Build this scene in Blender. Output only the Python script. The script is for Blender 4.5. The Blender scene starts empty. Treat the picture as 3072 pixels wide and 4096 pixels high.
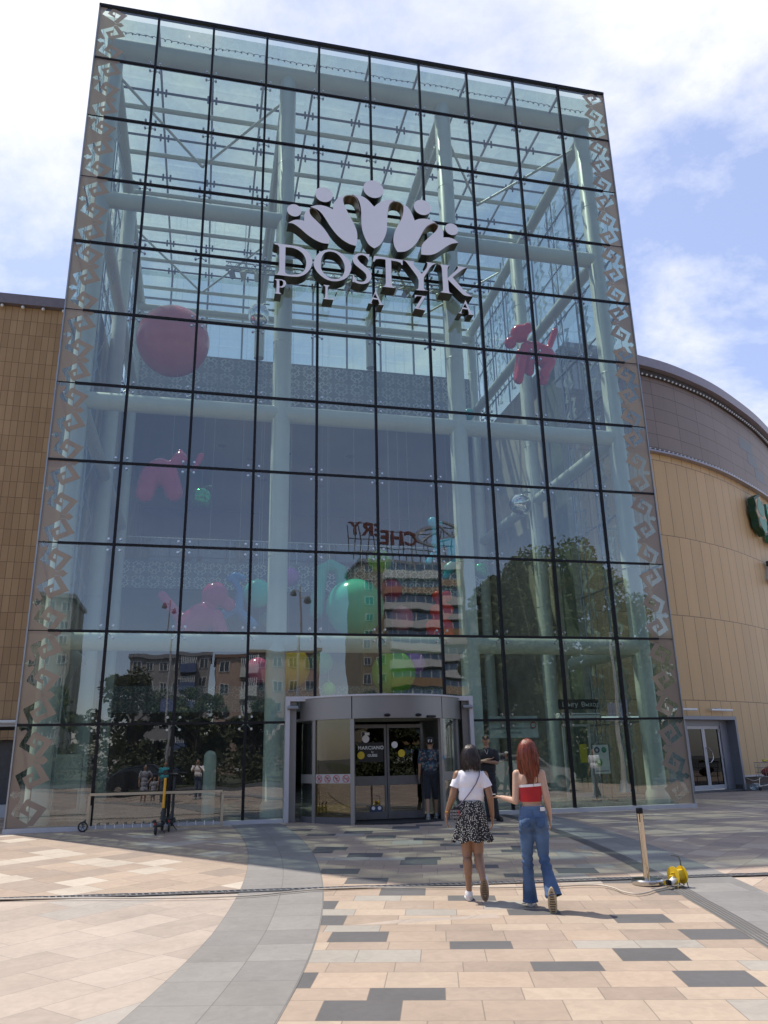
import bpy, bmesh, math, random
from mathutils import Vector, Matrix, noise
from mathutils.geometry import tessellate_polygon
random.seed(7)
sc = bpy.context.scene
R = math.radians
# ---------------------------------------------------------------- camera
cam_d = bpy.data.cameras.new('camera'); cam = bpy.data.objects.new('camera', cam_d)
sc.collection.objects.link(cam); sc.camera = cam
CAM = Vector((3.795, -18.821, 1.318))
_p, _y, _r = .3023, .2282, -.0205
_F = Vector((math.sin(_y)*math.cos(_p), math.cos(_y)*math.cos(_p), math.sin(_p)))
_r0 = Vector((math.cos(_y), -math.sin(_y), 0)); _u0 = _r0.cross(_F)
_RR = math.cos(_r)*_r0 + math.sin(_r)*_u0; _UU = -math.sin(_r)*_r0 + math.cos(_r)*_u0
cam.matrix_world = Matrix(((_RR.x, _UU.x, -_F.x, CAM.x), (_RR.y, _UU.y, -_F.y, CAM.y), (_RR.z, _UU.z, -_F.z, CAM.z), (0, 0, 0, 1)))
cam_d.sensor_fit = 'VERTICAL'; cam_d.sensor_height = 36; cam_d.lens = 27.488
cam_d.clip_start = .05; cam_d.clip_end = 3000
# ---------------------------------------------------------------- light
SUN_EL, SUN_AZ = 65.3, math.atan2(-.293, .355)      # azimuth measured from +Y towards +X
sd = bpy.data.lights.new('sun', 'SUN'); sun = bpy.data.objects.new('sun', sd); sc.collection.objects.link(sun)
sd.energy = 4.0; sd.angle = R(.53); sd.color = (1, .93, .82)
_d = Vector((.293, -.355, -1)).normalized()
sun.rotation_euler = _d.to_track_quat('-Z', 'Y').to_euler()
sun.location = (-20, 30, 60)
w = bpy.data.worlds.new('World'); sc.world = w; w.use_nodes = True
nt = w.node_tree; nt.nodes.clear()
def nn(nt, t, **k):
    n = nt.nodes.new(t)
    for a, b in k.items(): setattr(n, a, b)
    return n
def lk(nt, a, b): nt.links.new(a, b)
def mth(nt, op, a, b=None, c=None):
    n = nt.nodes.new('ShaderNodeMath'); n.operation = op
    for i, v in enumerate((a, b, c)):
        if v is None: continue
        if isinstance(v, (int, float)): n.inputs[i].default_value = v
        else: nt.links.new(v, n.inputs[i])
    return n.outputs[0]
sky = nn(nt, 'ShaderNodeTexSky', sky_type='NISHITA', sun_disc=False)
sky.sun_elevation = R(SUN_EL); sky.sun_rotation = SUN_AZ
sky.altitude = 800; sky.air_density = 1.0; sky.dust_density = 1.6; sky.ozone_density = 1.4
tc = nn(nt, 'ShaderNodeTexCoord'); sp = nn(nt, 'ShaderNodeSeparateXYZ'); lk(nt, tc.outputs['Generated'], sp.inputs[0])
zz = mth(nt, 'MAXIMUM', mth(nt, 'ADD', sp.outputs[2], .12), .05)
cx = mth(nt, 'DIVIDE', sp.outputs[0], zz); cy = mth(nt, 'DIVIDE', sp.outputs[1], zz)
cb = nn(nt, 'ShaderNodeCombineXYZ'); lk(nt, cx, cb.inputs[0]); lk(nt, cy, cb.inputs[1]); cb.inputs[2].default_value = 2.2
n1 = nn(nt, 'ShaderNodeTexNoise'); n1.inputs['Scale'].default_value = 1.5; n1.inputs['Detail'].default_value = 11; n1.inputs['Roughness'].default_value = .62; n1.inputs['Distortion'].default_value = .25
lk(nt, cb.outputs[0], n1.inputs['Vector'])
cr = nn(nt, 'ShaderNodeValToRGB'); cr.color_ramp.elements[0].position = .44; cr.color_ramp.elements[1].position = .67
lk(nt, n1.outputs[0], cr.inputs[0])
mx = nn(nt, 'ShaderNodeMix', data_type='RGBA'); lk(nt, cr.outputs[0], mx.inputs[0])
CLOUD = 6.9
# far side of the sky, away from the sun, is clear deep blue: fewer clouds there
fr = nn(nt, 'ShaderNodeMapRange'); lk(nt, sp.outputs[1], fr.inputs[0]); fr.inputs[1].default_value = -.35; fr.inputs[2].default_value = .25; fr.inputs[3].default_value = .12; fr.inputs[4].default_value = 1
lk(nt, mth(nt, 'MULTIPLY', cr.outputs[0], fr.outputs[0]), mx.inputs[0])
sg = nn(nt, 'ShaderNodeMix', data_type='RGBA', blend_type='MULTIPLY'); sg.inputs[0].default_value = 1
lk(nt, sky.outputs[0], sg.inputs[6]); sg.inputs[7].default_value = (1.16, 1.08, 1.12, 1)
hz = nn(nt, 'ShaderNodeMix', data_type='RGBA'); lk(nt, mth(nt, 'MULTIPLY', fr.outputs[0], .42), hz.inputs[0]); lk(nt, sg.outputs[2], hz.inputs[6]); hz.inputs[7].default_value = (3.9, 4.6, 6.9, 1)
lk(nt, hz.outputs[2], mx.inputs[6]); mx.inputs[7].default_value = (CLOUD, CLOUD*.99, CLOUD*.97, 1)
bg = nn(nt, 'ShaderNodeBackground'); lk(nt, mx.outputs[2], bg.inputs[0]); bg.inputs[1].default_value = .14
ow = nn(nt, 'ShaderNodeOutputWorld'); lk(nt, bg.outputs[0], ow.inputs[0])
sc.view_settings.view_transform = 'Standard'; sc.view_settings.look = 'None'; sc.view_settings.exposure = .35; sc.view_settings.gamma = 1
cy_ = sc.cycles
cy_.max_bounces = 10; cy_.diffuse_bounces = 3; cy_.glossy_bounces = 3; cy_.transmission_bounces = 4; cy_.transparent_max_bounces = 18
cy_.caustics_reflective = False; cy_.caustics_refractive = False; cy_.sample_clamp_indirect = 6

# ---------------------------------------------------------------- object helpers
def link(o): sc.collection.objects.link(o); return o
def tag(o, label=None, cat=None, group=None, kind=None):
    if label: o['label'] = label
    if cat: o['category'] = cat
    if group: o['group'] = group
    if kind: o['kind'] = kind
    return o
def thing(name, label, cat, loc=(0, 0, 0), rz=0, group=None):
    o = bpy.data.objects.new(name, None); o.empty_display_size = .3; link(o)
    o.location = loc; o.rotation_euler = (0, 0, rz)
    return tag(o, label, cat, group)
def copy_tree(o, parent=None):
    c = o.copy(); link(c); c.parent = parent
    for ch in [x for x in o.children]: copy_tree(ch, c)
    return c
class MB:
    def __init__(s): s.v = []; s.f = []; s.m = []; s.mi = 0; s.uv = None
    def add(s, vs, fs, M=None):
        b = len(s.v)
        s.v += [tuple(M @ Vector(p)) if M is not None else tuple(p) for p in vs]
        s.f += [tuple(b+i for i in f) for f in fs]; s.m += [s.mi]*len(fs); return s
    def box(s, a, b, M=None):
        x0, y0, z0 = a; x1, y1, z1 = b
        vs = [(x0,y0,z0),(x1,y0,z0),(x1,y1,z0),(x0,y1,z0),(x0,y0,z1),(x1,y0,z1),(x1,y1,z1),(x0,y1,z1)]
        return s.add(vs, [(0,3,2,1),(4,5,6,7),(0,1,5,4),(1,2,6,5),(2,3,7,6),(3,0,4,7)], M)
    def bbox(s, a, b, bv=.01, M=None):       # bevelled box
        bm = bmesh.new(); bmesh.ops.create_cube(bm, size=1)
        c = [(a[i]+b[i])/2 for i in range(3)]; d = [b[i]-a[i] for i in range(3)]
        for v in bm.verts: v.co = Vector((c[i]+v.co[i]*d[i] for i in range(3)))
        bmesh.ops.bevel(bm, geom=list(bm.edges), offset=bv, segments=2, affect='EDGES')
        bm.verts.index_update(); s.add([v.co[:] for v in bm.verts], [[v.index for v in f.verts] for f in bm.faces], M); bm.free(); return s
    def tube(s, p, q, r, r2=None, n=10, caps=True, M=None):
        p, q = Vector(p), Vector(q); r2 = r if r2 is None else r2
        d = (q-p)
        if d.length < 1e-6: return s
        d.normalize(); a = d.orthogonal().normalized(); b = d.cross(a)
        vs = []
        for c, rr in ((p, r), (q, r2)):
            for i in range(n):
                t = 2*math.pi*i/n; vs.append(c + (a*math.cos(t)+b*math.sin(t))*rr)
        fs = [(i, (i+1) % n, n+(i+1) % n, n+i) for i in range(n)]
        if caps: fs += [tuple(range(n-1, -1, -1)), tuple(range(n, 2*n))]
        return s.add(vs, fs, M)
    def path(s, pts, r, n=8, M=None, closed=False):
        P = [Vector(p) for p in pts]; N = len(P); up = None; vs = []
        rr = r if isinstance(r, (list, tuple)) else [r]*N
        for i in range(N):
            a = P[(i-1) % N] if (i > 0 or closed) else P[i]; b = P[(i+1) % N] if (i < N-1 or closed) else P[i]
            d = (b-a).normalized()
            if up is None: up = d.orthogonal().normalized()
            up = (up - d*up.dot(d)).normalized(); e = d.cross(up)
            for k in range(n):
                t = 2*math.pi*k/n; vs.append(P[i]+(up*math.cos(t)+e*math.sin(t))*rr[i])
        fs = []
        for i in range(N-1 if not closed else N):
            j = (i+1) % N
            for k in range(n): fs.append((i*n+k, i*n+(k+1) % n, j*n+(k+1) % n, j*n+k))
        if not closed: fs += [tuple(range(n-1, -1, -1)), tuple((N-1)*n+k for k in range(n))]
        return s.add(vs, fs, M)
    def lathe(s, prof, n=24, M=None, caps=True):       # prof [(r,z)]
        vs = []; N = len(prof)
        for r, z in prof:
            for k in range(n):
                t = 2*math.pi*k/n; vs.append((r*math.cos(t), r*math.sin(t), z))
        fs = []
        for i in range(N-1):
            for k in range(n): fs.append((i*n+k, i*n+(k+1) % n, (i+1)*n+(k+1) % n, (i+1)*n+k))
        if caps: fs += [tuple(range(n-1, -1, -1)), tuple((N-1)*n+k for k in range(n))]
        return s.add(vs, fs, M)
    def ell(s, c, r, M=None, nu=20, nv=12):
        if isinstance(r, (int, float)): r = (r, r, r)
        vs = [(c[0], c[1], c[2]-r[2])]
        for j in range(1, nv):
            ph = -math.pi/2+math.pi*j/nv
            for i in range(nu):
                t = 2*math.pi*i/nu
                vs.append((c[0]+r[0]*math.cos(ph)*math.cos(t), c[1]+r[1]*math.cos(ph)*math.sin(t), c[2]+r[2]*math.sin(ph)))
        vs.append((c[0], c[1], c[2]+r[2])); top = len(vs)-1
        fs = [(0, 1+(i+1) % nu, 1+i) for i in range(nu)]
        for j in range(nv-2):
            for i in range(nu):
                a = 1+j*nu
                fs.append((a+i, a+(i+1) % nu, a+nu+(i+1) % nu, a+nu+i))
        a = 1+(nv-2)*nu
        fs += [(a+i, a+(i+1) % nu, top) for i in range(nu)]
        return s.add(vs, fs, M)
    def ring(s, rings, caps=True, M=None):             # list of equal-length rings of points
        n = len(rings[0]); vs = [p for r in rings for p in r]; fs = []
        for i in range(len(rings)-1):
            for k in range(n): fs.append((i*n+k, i*n+(k+1) % n, (i+1)*n+(k+1) % n, (i+1)*n+k))
        if caps: fs += [tuple(range(n-1, -1, -1)), tuple((len(rings)-1)*n+k for k in range(n))]
        return s.add(vs, fs, M)
    def prism(s, loops, y0, y1, M=None, front=None, side=None):   # loops of (x,z): outer then holes, extruded along y
        pts = [p for l in loops for p in l]
        tri = tessellate_polygon([[Vector((x, z, 0)) for x, z in l] for l in loops])
        n = len(pts); b = len(s.v)
        vs = [(x, y0, z) for x, z in pts]+[(x, y1, z) for x, z in pts]
        mi = s.mi
        if front is not None: s.mi = front
        fr = []
        for t in tri:
            a, bb, c = [pts[i] for i in t]
            cr = (bb[0]-a[0])*(c[1]-a[1])-(bb[1]-a[1])*(c[0]-a[0])
            fr.append(tuple(t) if cr > 0 else tuple(reversed(t)))
        s.add(vs, fr, M)
        if side is not None: s.mi = side
        fs = [tuple(n+i for i in reversed(t)) for t in fr]; k = 0
        for l in loops:
            m = len(l)
            for i in range(m): fs.append((k+i, k+(i+1) % m, n+k+(i+1) % m, n+k+i))
            k += m
        s.f += [tuple(b+i for i in f) for f in fs]; s.m += [s.mi]*len(fs); s.mi = mi
        return s
    def mesh(s, name, mat, smooth=35):
        me = bpy.data.meshes.new(name); me.from_pydata([tuple(v) for v in s.v], [], s.f); me.validate()
        mats = mat if isinstance(mat, (list, tuple)) else [mat]
        for m in mats: me.materials.append(m)
        if len(mats) > 1 and len(me.polygons) == len(s.m): me.polygons.foreach_set('material_index', s.m)
        if smooth:
            me.shade_smooth(); me.set_sharp_from_angle(angle=R(smooth))
        return me
    def build(s, name, mat, parent=None, smooth=35, kind=None, fix=False):
        me = s.mesh(name, mat, smooth)
        if fix:
            bm = bmesh.new(); bm.from_mesh(me); bmesh.ops.recalc_face_normals(bm, faces=bm.faces); bm.to_mesh(me); bm.free()
        o = bpy.data.objects.new(name, me); link(o)
        if parent: o.parent = parent
        if kind: o['kind'] = kind
        return o
def struct(name, mb, mat, smooth=0): return mb.build(name, mat, smooth=smooth, kind='structure')

# ---------------------------------------------------------------- materials
def newmat(name):
    m = bpy.data.materials.new(name); m.use_nodes = True
    return m, m.node_tree, m.node_tree.nodes['Principled BSDF']
def PM(name, col, rough=.5, metal=0, var=.12, scale=6, bump=0, bscale=40, coat=0, sheen=0, spec=.5, emit=None):
    m, t, b = newmat(name)
    b.inputs['Roughness'].default_value = rough; b.inputs['Metallic'].default_value = metal
    b.inputs['Coat Weight'].default_value = coat; b.inputs['Sheen Weight'].default_value = sheen
    b.inputs['Specular IOR Level'].default_value = spec
    tcn = nn(t, 'ShaderNodeTexCoord')
    nz = nn(t, 'ShaderNodeTexNoise'); nz.inputs['Scale'].default_value = scale; nz.inputs['Detail'].default_value = 6
    lk(t, tcn.outputs['Object'], nz.inputs['Vector'])
    mp = nn(t, 'ShaderNodeMapRange'); lk(t, nz.outputs[0], mp.inputs[0]); mp.inputs[1].default_value = .25; mp.inputs[2].default_value = .75
    mp.inputs[3].default_value = 1-var; mp.inputs[4].default_value = 1+var
    vm = nn(t, 'ShaderNodeVectorMath', operation='SCALE'); vm.inputs[0].default_value = col[:3]; lk(t, mp.outputs[0], vm.inputs[3])
    lk(t, vm.outputs[0], b.inputs['Base Color'])
    r = nn(t, 'ShaderNodeMapRange'); lk(t, nz.outputs[0], r.inputs[0]); r.inputs[1].default_value = .2; r.inputs[2].default_value = .8
    r.inputs[3].default_value = max(0, rough-.06); r.inputs[4].default_value = min(1, rough+.06); lk(t, r.outputs[0], b.inputs['Roughness'])
    if bump:
        n2 = nn(t, 'ShaderNodeTexNoise'); n2.inputs['Scale'].default_value = bscale; n2.inputs['Detail'].default_value = 4; lk(t, tcn.outputs['Object'], n2.inputs['Vector'])
        bp = nn(t, 'ShaderNodeBump'); bp.inputs['Strength'].default_value = bump; bp.inputs['Distance'].default_value = .01
        lk(t, n2.outputs[0], bp.inputs['Height']); lk(t, bp.outputs[0], b.inputs['Normal'])
    if emit: b.inputs['Emission Color'].default_value = (*col[:3], 1); b.inputs['Emission Strength'].default_value = emit
    return m
def glassmat(name, tint, r0=.1, wob=.0, wscale=.7, refl=(1, 1, 1), dirt=.0):
    m = bpy.data.materials.new(name); m.use_nodes = True; t = m.node_tree; t.nodes.clear()
    tr = nn(t, 'ShaderNodeBsdfTransparent'); tr.inputs[0].default_value = (*tint, 1)
    gl = nn(t, 'ShaderNodeBsdfGlossy'); gl.inputs[0].default_value = (*refl, 1); gl.inputs['Roughness'].default_value = .0
    lw = nn(t, 'ShaderNodeLayerWeight'); lw.inputs[0].default_value = .5
    f = mth(t, 'ADD', mth(t, 'MULTIPLY', mth(t, 'POWER', lw.outputs['Facing'], 4.5), 1-r0), r0)
    mxs = nn(t, 'ShaderNodeMixShader'); lk(t, f, mxs.inputs[0]); lk(t, tr.outputs[0], mxs.inputs[1]); lk(t, gl.outputs[0], mxs.inputs[2])
    if wob:
        g = nn(t, 'ShaderNodeNewGeometry'); nz = nn(t, 'ShaderNodeTexNoise'); nz.inputs['Scale'].default_value = wscale; nz.inputs['Detail'].default_value = 1.5
        oi = nn(t, 'ShaderNodeObjectInfo'); va = nn(t, 'ShaderNodeVectorMath', operation='ADD'); lk(t, g.outputs['Position'], va.inputs[0])
        cb = nn(t, 'ShaderNodeCombineXYZ'); lk(t, mth(t, 'MULTIPLY', oi.outputs['Random'], 9.), cb.inputs[1]); lk(t, cb.outputs[0], va.inputs[1])
        lk(t, va.outputs[0], nz.inputs['Vector'])
        bp = nn(t, 'ShaderNodeBump'); bp.inputs['Strength'].default_value = 1; bp.inputs['Distance'].default_value = wob
        lk(t, nz.outputs[0], bp.inputs['Height']); lk(t, bp.outputs[0], gl.inputs['Normal'])
        wn = nn(t, 'ShaderNodeTexWhiteNoise', noise_dimensions='1D'); lk(t, oi.outputs['Random'], wn.inputs['W']); s1 = nn(t, 'ShaderNodeVectorMath', operation='MULTIPLY_ADD'); lk(t, wn.outputs['Color'], s1.inputs[0]); s1.inputs[1].default_value = (.011, .011, .011); s1.inputs[2].default_value = (-.0055, -.0055, -.0055)
        s2 = nn(t, 'ShaderNodeVectorMath', operation='ADD'); lk(t, g.outputs['Normal'], s2.inputs[0]); lk(t, s1.outputs[0], s2.inputs[1]); s3 = nn(t, 'ShaderNodeVectorMath', operation='NORMALIZE'); lk(t, s2.outputs[0], s3.inputs[0]); lk(t, s3.outputs[0], bp.inputs['Normal'])
    out = mxs
    if dirt:
        df = nn(t, 'ShaderNodeBsdfDiffuse'); df.inputs[0].default_value = (.55, .6, .58, 1)
        m2 = nn(t, 'ShaderNodeMixShader'); g = nn(t, 'ShaderNodeNewGeometry')
        mpn = nn(t, 'ShaderNodeMapping'); mpn.inputs['Scale'].default_value = (5, 5, .5); lk(t, g.outputs['Position'], mpn.inputs[0])
        nz = nn(t, 'ShaderNodeTexNoise'); nz.inputs['Scale'].default_value = 1.2; nz.inputs['Detail'].default_value = 8; lk(t, mpn.outputs[0], nz.inputs['Vector'])
        mp = nn(t, 'ShaderNodeMapRange'); lk(t, nz.outputs[0], mp.inputs[0]); mp.inputs[1].default_value = .3; mp.inputs[2].default_value = .75; mp.inputs[3].default_value = dirt*.5; mp.inputs[4].default_value = dirt*1.8
        lk(t, mp.outputs[0], m2.inputs[0]); lk(t, mxs.outputs[0], m2.inputs[1]); lk(t, df.outputs[0], m2.inputs[2]); out = m2
    o = nn(t, 'ShaderNodeOutputMaterial'); lk(t, out.outputs[0], o.inputs[0]); return m

G_FRONT = glassmat('facade_glass', (.735, .84, .79), r0=.175, wob=.0022, wscale=.9, refl=(.96, .97, .98), dirt=.02)
G_ROOF = glassmat('roof_glass', (.64, .74, .70), r0=.10, dirt=.10)
G_SIDE = glassmat('side_glass', (.58, .69, .64), r0=.10, dirt=.05)
G_CLEAR = glassmat('clear_glass', (.86, .92, .90), r0=.08)
G_DARK = glassmat('dark_glass', (.04, .042, .045), r0=.035, wob=.0008)
G_YEL = glassmat('amber_glass', (.62, .55, .30), r0=.07)
M_BLACK = PM('black_frame', (.009, .009, .012), .5, spec=.25)
M_WSTEEL = PM('white_painted_steel', (.60, .63, .56), .38, var=.06, scale=2)
M_STEEL = PM('brushed_steel', (.6, .6, .6), .28, 1, var=.1)
M_DSTEEL = PM('dull_steel', (.33, .34, .36), .4, .7)
M_GREY = PM('grey_cladding', (.27, .27, .285), .42, .3, var=.05, scale=1.5)
M_GREYL = PM('light_grey_frame', (.52, .51, .53), .45, .1, var=.05)
M_GREYD = PM('dark_grey', (.09, .09, .10), .5)
M_WHITE = PM('white_paint', (.78, .78, .76), .5, var=.05)
M_DARK = PM('dark_interior', (.035, .035, .035), .7)
M_FLOOR = PM('interior_floor', (.17, .165, .15), .25, var=.1)
M_CEIL = PM('ceiling_paint', (.42, .44, .46), .8, var=.05, scale=.4)
M_BEIGE = PM('interior_wall', (.42, .38, .30), .7, var=.15, scale=1.2)
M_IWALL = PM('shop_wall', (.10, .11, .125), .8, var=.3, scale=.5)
M_TAN = PM('frit_tan', (.52, .36, .27), .55, var=.06, scale=1.5)
M_PATW = PM('perforated_panel_pale', (.62, .65, .64), .6, var=.08, scale=2)
M_PATD = PM('perforated_panel_cutout', (.16, .18, .19), .6, var=.25, scale=2)
M_SIGNF = PM('sign_face', (.84, .82, .87), .45, var=.03, scale=1)
M_SIGNS = PM('sign_side_steel', (.10, .105, .10), .3, .8, var=.35, scale=1.2)
M_BRONZE = PM('bronze_ribbon', (.42, .30, .21), .33, .9, var=.15, scale=3)

def tanmat():
    m, t, b = newmat('frit_tan'); b.inputs['Base Color'].default_value = (.40, .305, .25, 1); b.inputs['Roughness'].default_value = .5; b.inputs['Coat Weight'].default_value = 1; b.inputs['Coat Roughness'].default_value = .02
    tl = nn(t, 'ShaderNodeBsdfTranslucent'); tl.inputs[0].default_value = (.55, .38, .30, 1); mx = nn(t, 'ShaderNodeMixShader'); mx.inputs[0].default_value = .40
    o = [n for n in t.nodes if n.type == 'OUTPUT_MATERIAL'][0]; lk(t, b.outputs[0], mx.inputs[1]); lk(t, tl.outputs[0], mx.inputs[2]); tr = nn(t, 'ShaderNodeBsdfTransparent'); m3 = nn(t, 'ShaderNodeMixShader'); m3.inputs[0].default_value = .07; lk(t, mx.outputs[0], m3.inputs[1]); lk(t, tr.outputs[0], m3.inputs[2]); lk(t, m3.outputs[0], o.inputs[0]); return m
M_TAN = tanmat()
# ---------------------------------------------------------------- ground
def zg(y): return -.07+.028*max(min(y, 0), -10)
def hashpave(name, ang, rows, tw, cols, joint=(.12, .10, .085), jw=.0045, spec_noise=.10, seed=0, radial=None, rough=.75, dark=None, spots=True, jit=.0):
    """procedural paving: rows of given heights, tiles of random colours with fine joints"""
    m, t, b = newmat(name); g = nn(t, 'ShaderNodeNewGeometry')
    if radial:
        s = nn(t, 'ShaderNodeSeparateXYZ'); lk(t, g.outputs['Position'], s.inputs[0])
        dx = mth(t, 'SUBTRACT', s.outputs[0], radial[0]); dy = mth(t, 'SUBTRACT', s.outputs[1], radial[1])
        X = mth(t, 'MULTIPLY', mth(t, 'ARCTAN2', dy, dx), radial[2])
        Y = mth(t, 'SUBTRACT', mth(t, 'SQRT', mth(t, 'ADD', mth(t, 'MULTIPLY', dx, dx), mth(t, 'MULTIPLY', dy, dy))), radial[3])
    else:
        mp = nn(t, 'ShaderNodeMapping'); mp.inputs['Rotation'].default_value = (0, 0, -R(ang)); lk(t, g.outputs['Position'], mp.inputs[0])
        s = nn(t, 'ShaderNodeSeparateXYZ'); lk(t, mp.outputs[0], s.inputs[0]); X, Y = s.outputs[0], s.outputs[1]
    per = sum(rows); q = mth(t, 'DIVIDE', mth(t, 'ADD', Y, per*200), per); k = mth(t, 'FLOOR', q)
    f = mth(t, 'MULTIPLY', mth(t, 'SUBTRACT', q, k), per)
    if len(rows) == 2:
        isb = mth(t, 'GREATER_THAN', f, rows[0]); row = mth(t, 'ADD', mth(t, 'MULTIPLY', k, 2), isb)
        fy = mth(t, 'SUBTRACT', f, mth(t, 'MULTIPLY', isb, rows[0])); hh = mth(t, 'ADD', rows[0], mth(t, 'MULTIPLY', isb, rows[1]-rows[0]))
    else: row = k; fy = f; hh = per
    wn = nn(t, 'ShaderNodeTexWhiteNoise', noise_dimensions='2D'); c2 = nn(t, 'ShaderNodeCombineXYZ'); lk(t, row, c2.inputs[0]); c2.inputs[1].default_value = seed+.5; lk(t, c2.outputs[0], wn.inputs['Vector'])
    off = wn.outputs['Value'] if not radial else .0
    u = mth(t, 'ADD', mth(t, 'DIVIDE', X, tw), mth(t, 'MULTIPLY', off, 1.0 if jit == 0 else jit)); u = mth(t, 'ADD', u, 500)
    kx = mth(t, 'FLOOR', u); fx = mth(t, 'MULTIPLY', mth(t, 'SUBTRACT', u, kx), tw)
    w2 = nn(t, 'ShaderNodeTexWhiteNoise', noise_dimensions='3D'); c3 = nn(t, 'ShaderNodeCombineXYZ'); lk(t, row, c3.inputs[0]); lk(t, kx, c3.inputs[1]); c3.inputs[2].default_value = seed+.25; lk(t, c3.outputs[0], w2.inputs['Vector'])
    rp = nn(t, 'ShaderNodeValToRGB'); rp.color_ramp.interpolation = 'CONSTANT'; els = rp.color_ramp.elements
    p0 = 0
    for i, (wt, c) in enumerate(cols):
        e = els[i] if i < 2 else els.new(p0); e.position = p0; e.color = (*c, 1); p0 += wt
    lk(t, w2.outputs['Value'], rp.inputs[0])
    ex = mth(t, 'MINIMUM', fx, mth(t, 'SUBTRACT', tw, fx)); ey = mth(t, 'MINIMUM', fy, mth(t, 'SUBTRACT', hh, fy))
    jm = mth(t, 'LESS_THAN', mth(t, 'MINIMUM', ex, ey), jw)
    nz = nn(t, 'ShaderNodeTexNoise'); nz.inputs['Scale'].default_value = 45; nz.inputs['Detail'].default_value = 3; lk(t, g.outputs['Position'], nz.inputs['Vector'])
    nl = nn(t, 'ShaderNodeTexNoise'); nl.inputs['Scale'].default_value = 1.1; nl.inputs['Detail'].default_value = 7; nl.inputs['Roughness'].default_value = .65; lk(t, g.outputs['Position'], nl.inputs['Vector'])
    nv = nn(t, 'ShaderNodeTexNoise'); nv.inputs['Scale'].default_value = 7; nv.inputs['Detail'].default_value = 5; nv.inputs['Distortion'].default_value = 1.5
    tv = nn(t, 'ShaderNodeVectorMath', operation='MULTIPLY_ADD'); lk(t, w2.outputs['Color'], tv.inputs[0]); tv.inputs[1].default_value = (20, 20, 20); lk(t, g.outputs['Position'], tv.inputs[2]); lk(t, tv.outputs[0], nv.inputs['Vector'])
    a = mth(t, 'MULTIPLY', .89, mth(t, 'ADD', 1-spec_noise/2-.42, mth(t, 'ADD', mth(t, 'MULTIPLY', nz.outputs[0], spec_noise), mth(t, 'ADD', mth(t, 'MULTIPLY', nl.outputs[0], .52), mth(t, 'MULTIPLY', nv.outputs[0], .34)))))
    w3 = mth(t, 'ADD', .94, mth(t, 'MULTIPLY', w2.outputs['Value'], .0))
    sv = nn(t, 'ShaderNodeSeparateColor'); lk(t, w2.outputs['Color'], sv.inputs[0])
    a = mth(t, 'MULTIPLY', a, mth(t, 'ADD', .93, mth(t, 'MULTIPLY', sv.outputs[1], .14)))
    if spots:
        vo = nn(t, 'ShaderNodeTexVoronoi'); vo.inputs['Scale'].default_value = 1.5; lk(t, g.outputs['Position'], vo.inputs['Vector'])
        sm = mth(t, 'LESS_THAN', mth(t, 'ADD', vo.outputs['Distance'], mth(t, 'MULTIPLY', nv.outputs[0], .06)), .062)
        a = mth(t, 'MULTIPLY', a, mth(t, 'SUBTRACT', 1, mth(t, 'MULTIPLY', sm, .45)))
    colo = rp.outputs[0]
    if dark:
        q3 = mth(t, 'MODULO', mth(t, 'ADD', mth(t, 'ADD', kx, mth(t, 'MULTIPLY', row, 2)), 3000), 3)
        dm = mth(t, 'MULTIPLY', mth(t, 'LESS_THAN', q3, .5), mth(t, 'LESS_THAN', sv.outputs[0], .72))
        alt = mth(t, 'MODULO', mth(t, 'ADD', mth(t, 'ADD', row, mth(t, 'FLOOR', mth(t, 'DIVIDE', kx, 3))), 4000), 2)
        dm = mth(t, 'MULTIPLY', dm, mth(t, 'LESS_THAN', alt, .5))
        md = nn(t, 'ShaderNodeMix', data_type='RGBA'); lk(t, dm, md.inputs[0]); lk(t, colo, md.inputs[6]); md.inputs[7].default_value = (*dark, 1); colo = md.outputs[2]
    vs = nn(t, 'ShaderNodeVectorMath', operation='SCALE'); lk(t, colo, vs.inputs[0]); lk(t, a, vs.inputs[3])
    mj = nn(t, 'ShaderNodeMix', data_type='RGBA'); lk(t, mth(t, 'MULTIPLY', jm, .6), mj.inputs[0]); lk(t, vs.outputs[0], mj.inputs[6]); mj.inputs[7].default_value = (*joint, 1)
    lk(t, mj.outputs[2], b.inputs['Base Color']); b.inputs['Roughness'].default_value = rough
    bp = nn(t, 'ShaderNodeBump'); bp.inputs['Strength'].default_value = .35; bp.inputs['Distance'].default_value = .004
    lk(t, mth(t, 'SUBTRACT', mth(t, 'ADD', mth(t, 'MULTIPLY', nz.outputs[0], .5), mth(t, 'MULTIPLY', sv.outputs[2], .3)), jm), bp.inputs['Height']); lk(t, bp.outputs[0], b.inputs['Normal'])
    return m
PK1, PK2, PK3 = (.42, .325, .25), (.385, .295, .23), (.44, .35, .28)
M_PAVL = hashpave('paving_pink_granite', 38, [.52], .56, [(.30, PK1), (.25, PK2), (.22, (.34, .27, .22)), (.23, (.52, .45, .37))], jit=.5, seed=3)
M_PAVLL = hashpave('paving_pale_granite', 41, [.52], .95, [(.3, (.435, .36, .30)), (.3, (.41, .338, .285)), (.25, (.455, .38, .32)), (.15, (.385, .345, .305))], joint=(.2, .17, .15), jit=1.0, seed=5)
M_PAVR = hashpave('paving_mixed_granite', -16.5, [.31, .45], .56, [(.27, (.43, .33, .25)), (.25, (.39, .30, .23)), (.23, (.455, .36, .275)), (.15, (.36, .28, .22)), (.10, (.375, .34, .295))], seed=17, dark=(.115, .11, .112))
M_PAVO = hashpave('paving_brown_granite', 40, [.5], .58, [(.3, (.44, .34, .27)), (.3, (.40, .31, .255)), (.2, (.36, .29, .245)), (.2, (.48, .385, .31))], jit=.5, seed=8)
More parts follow.
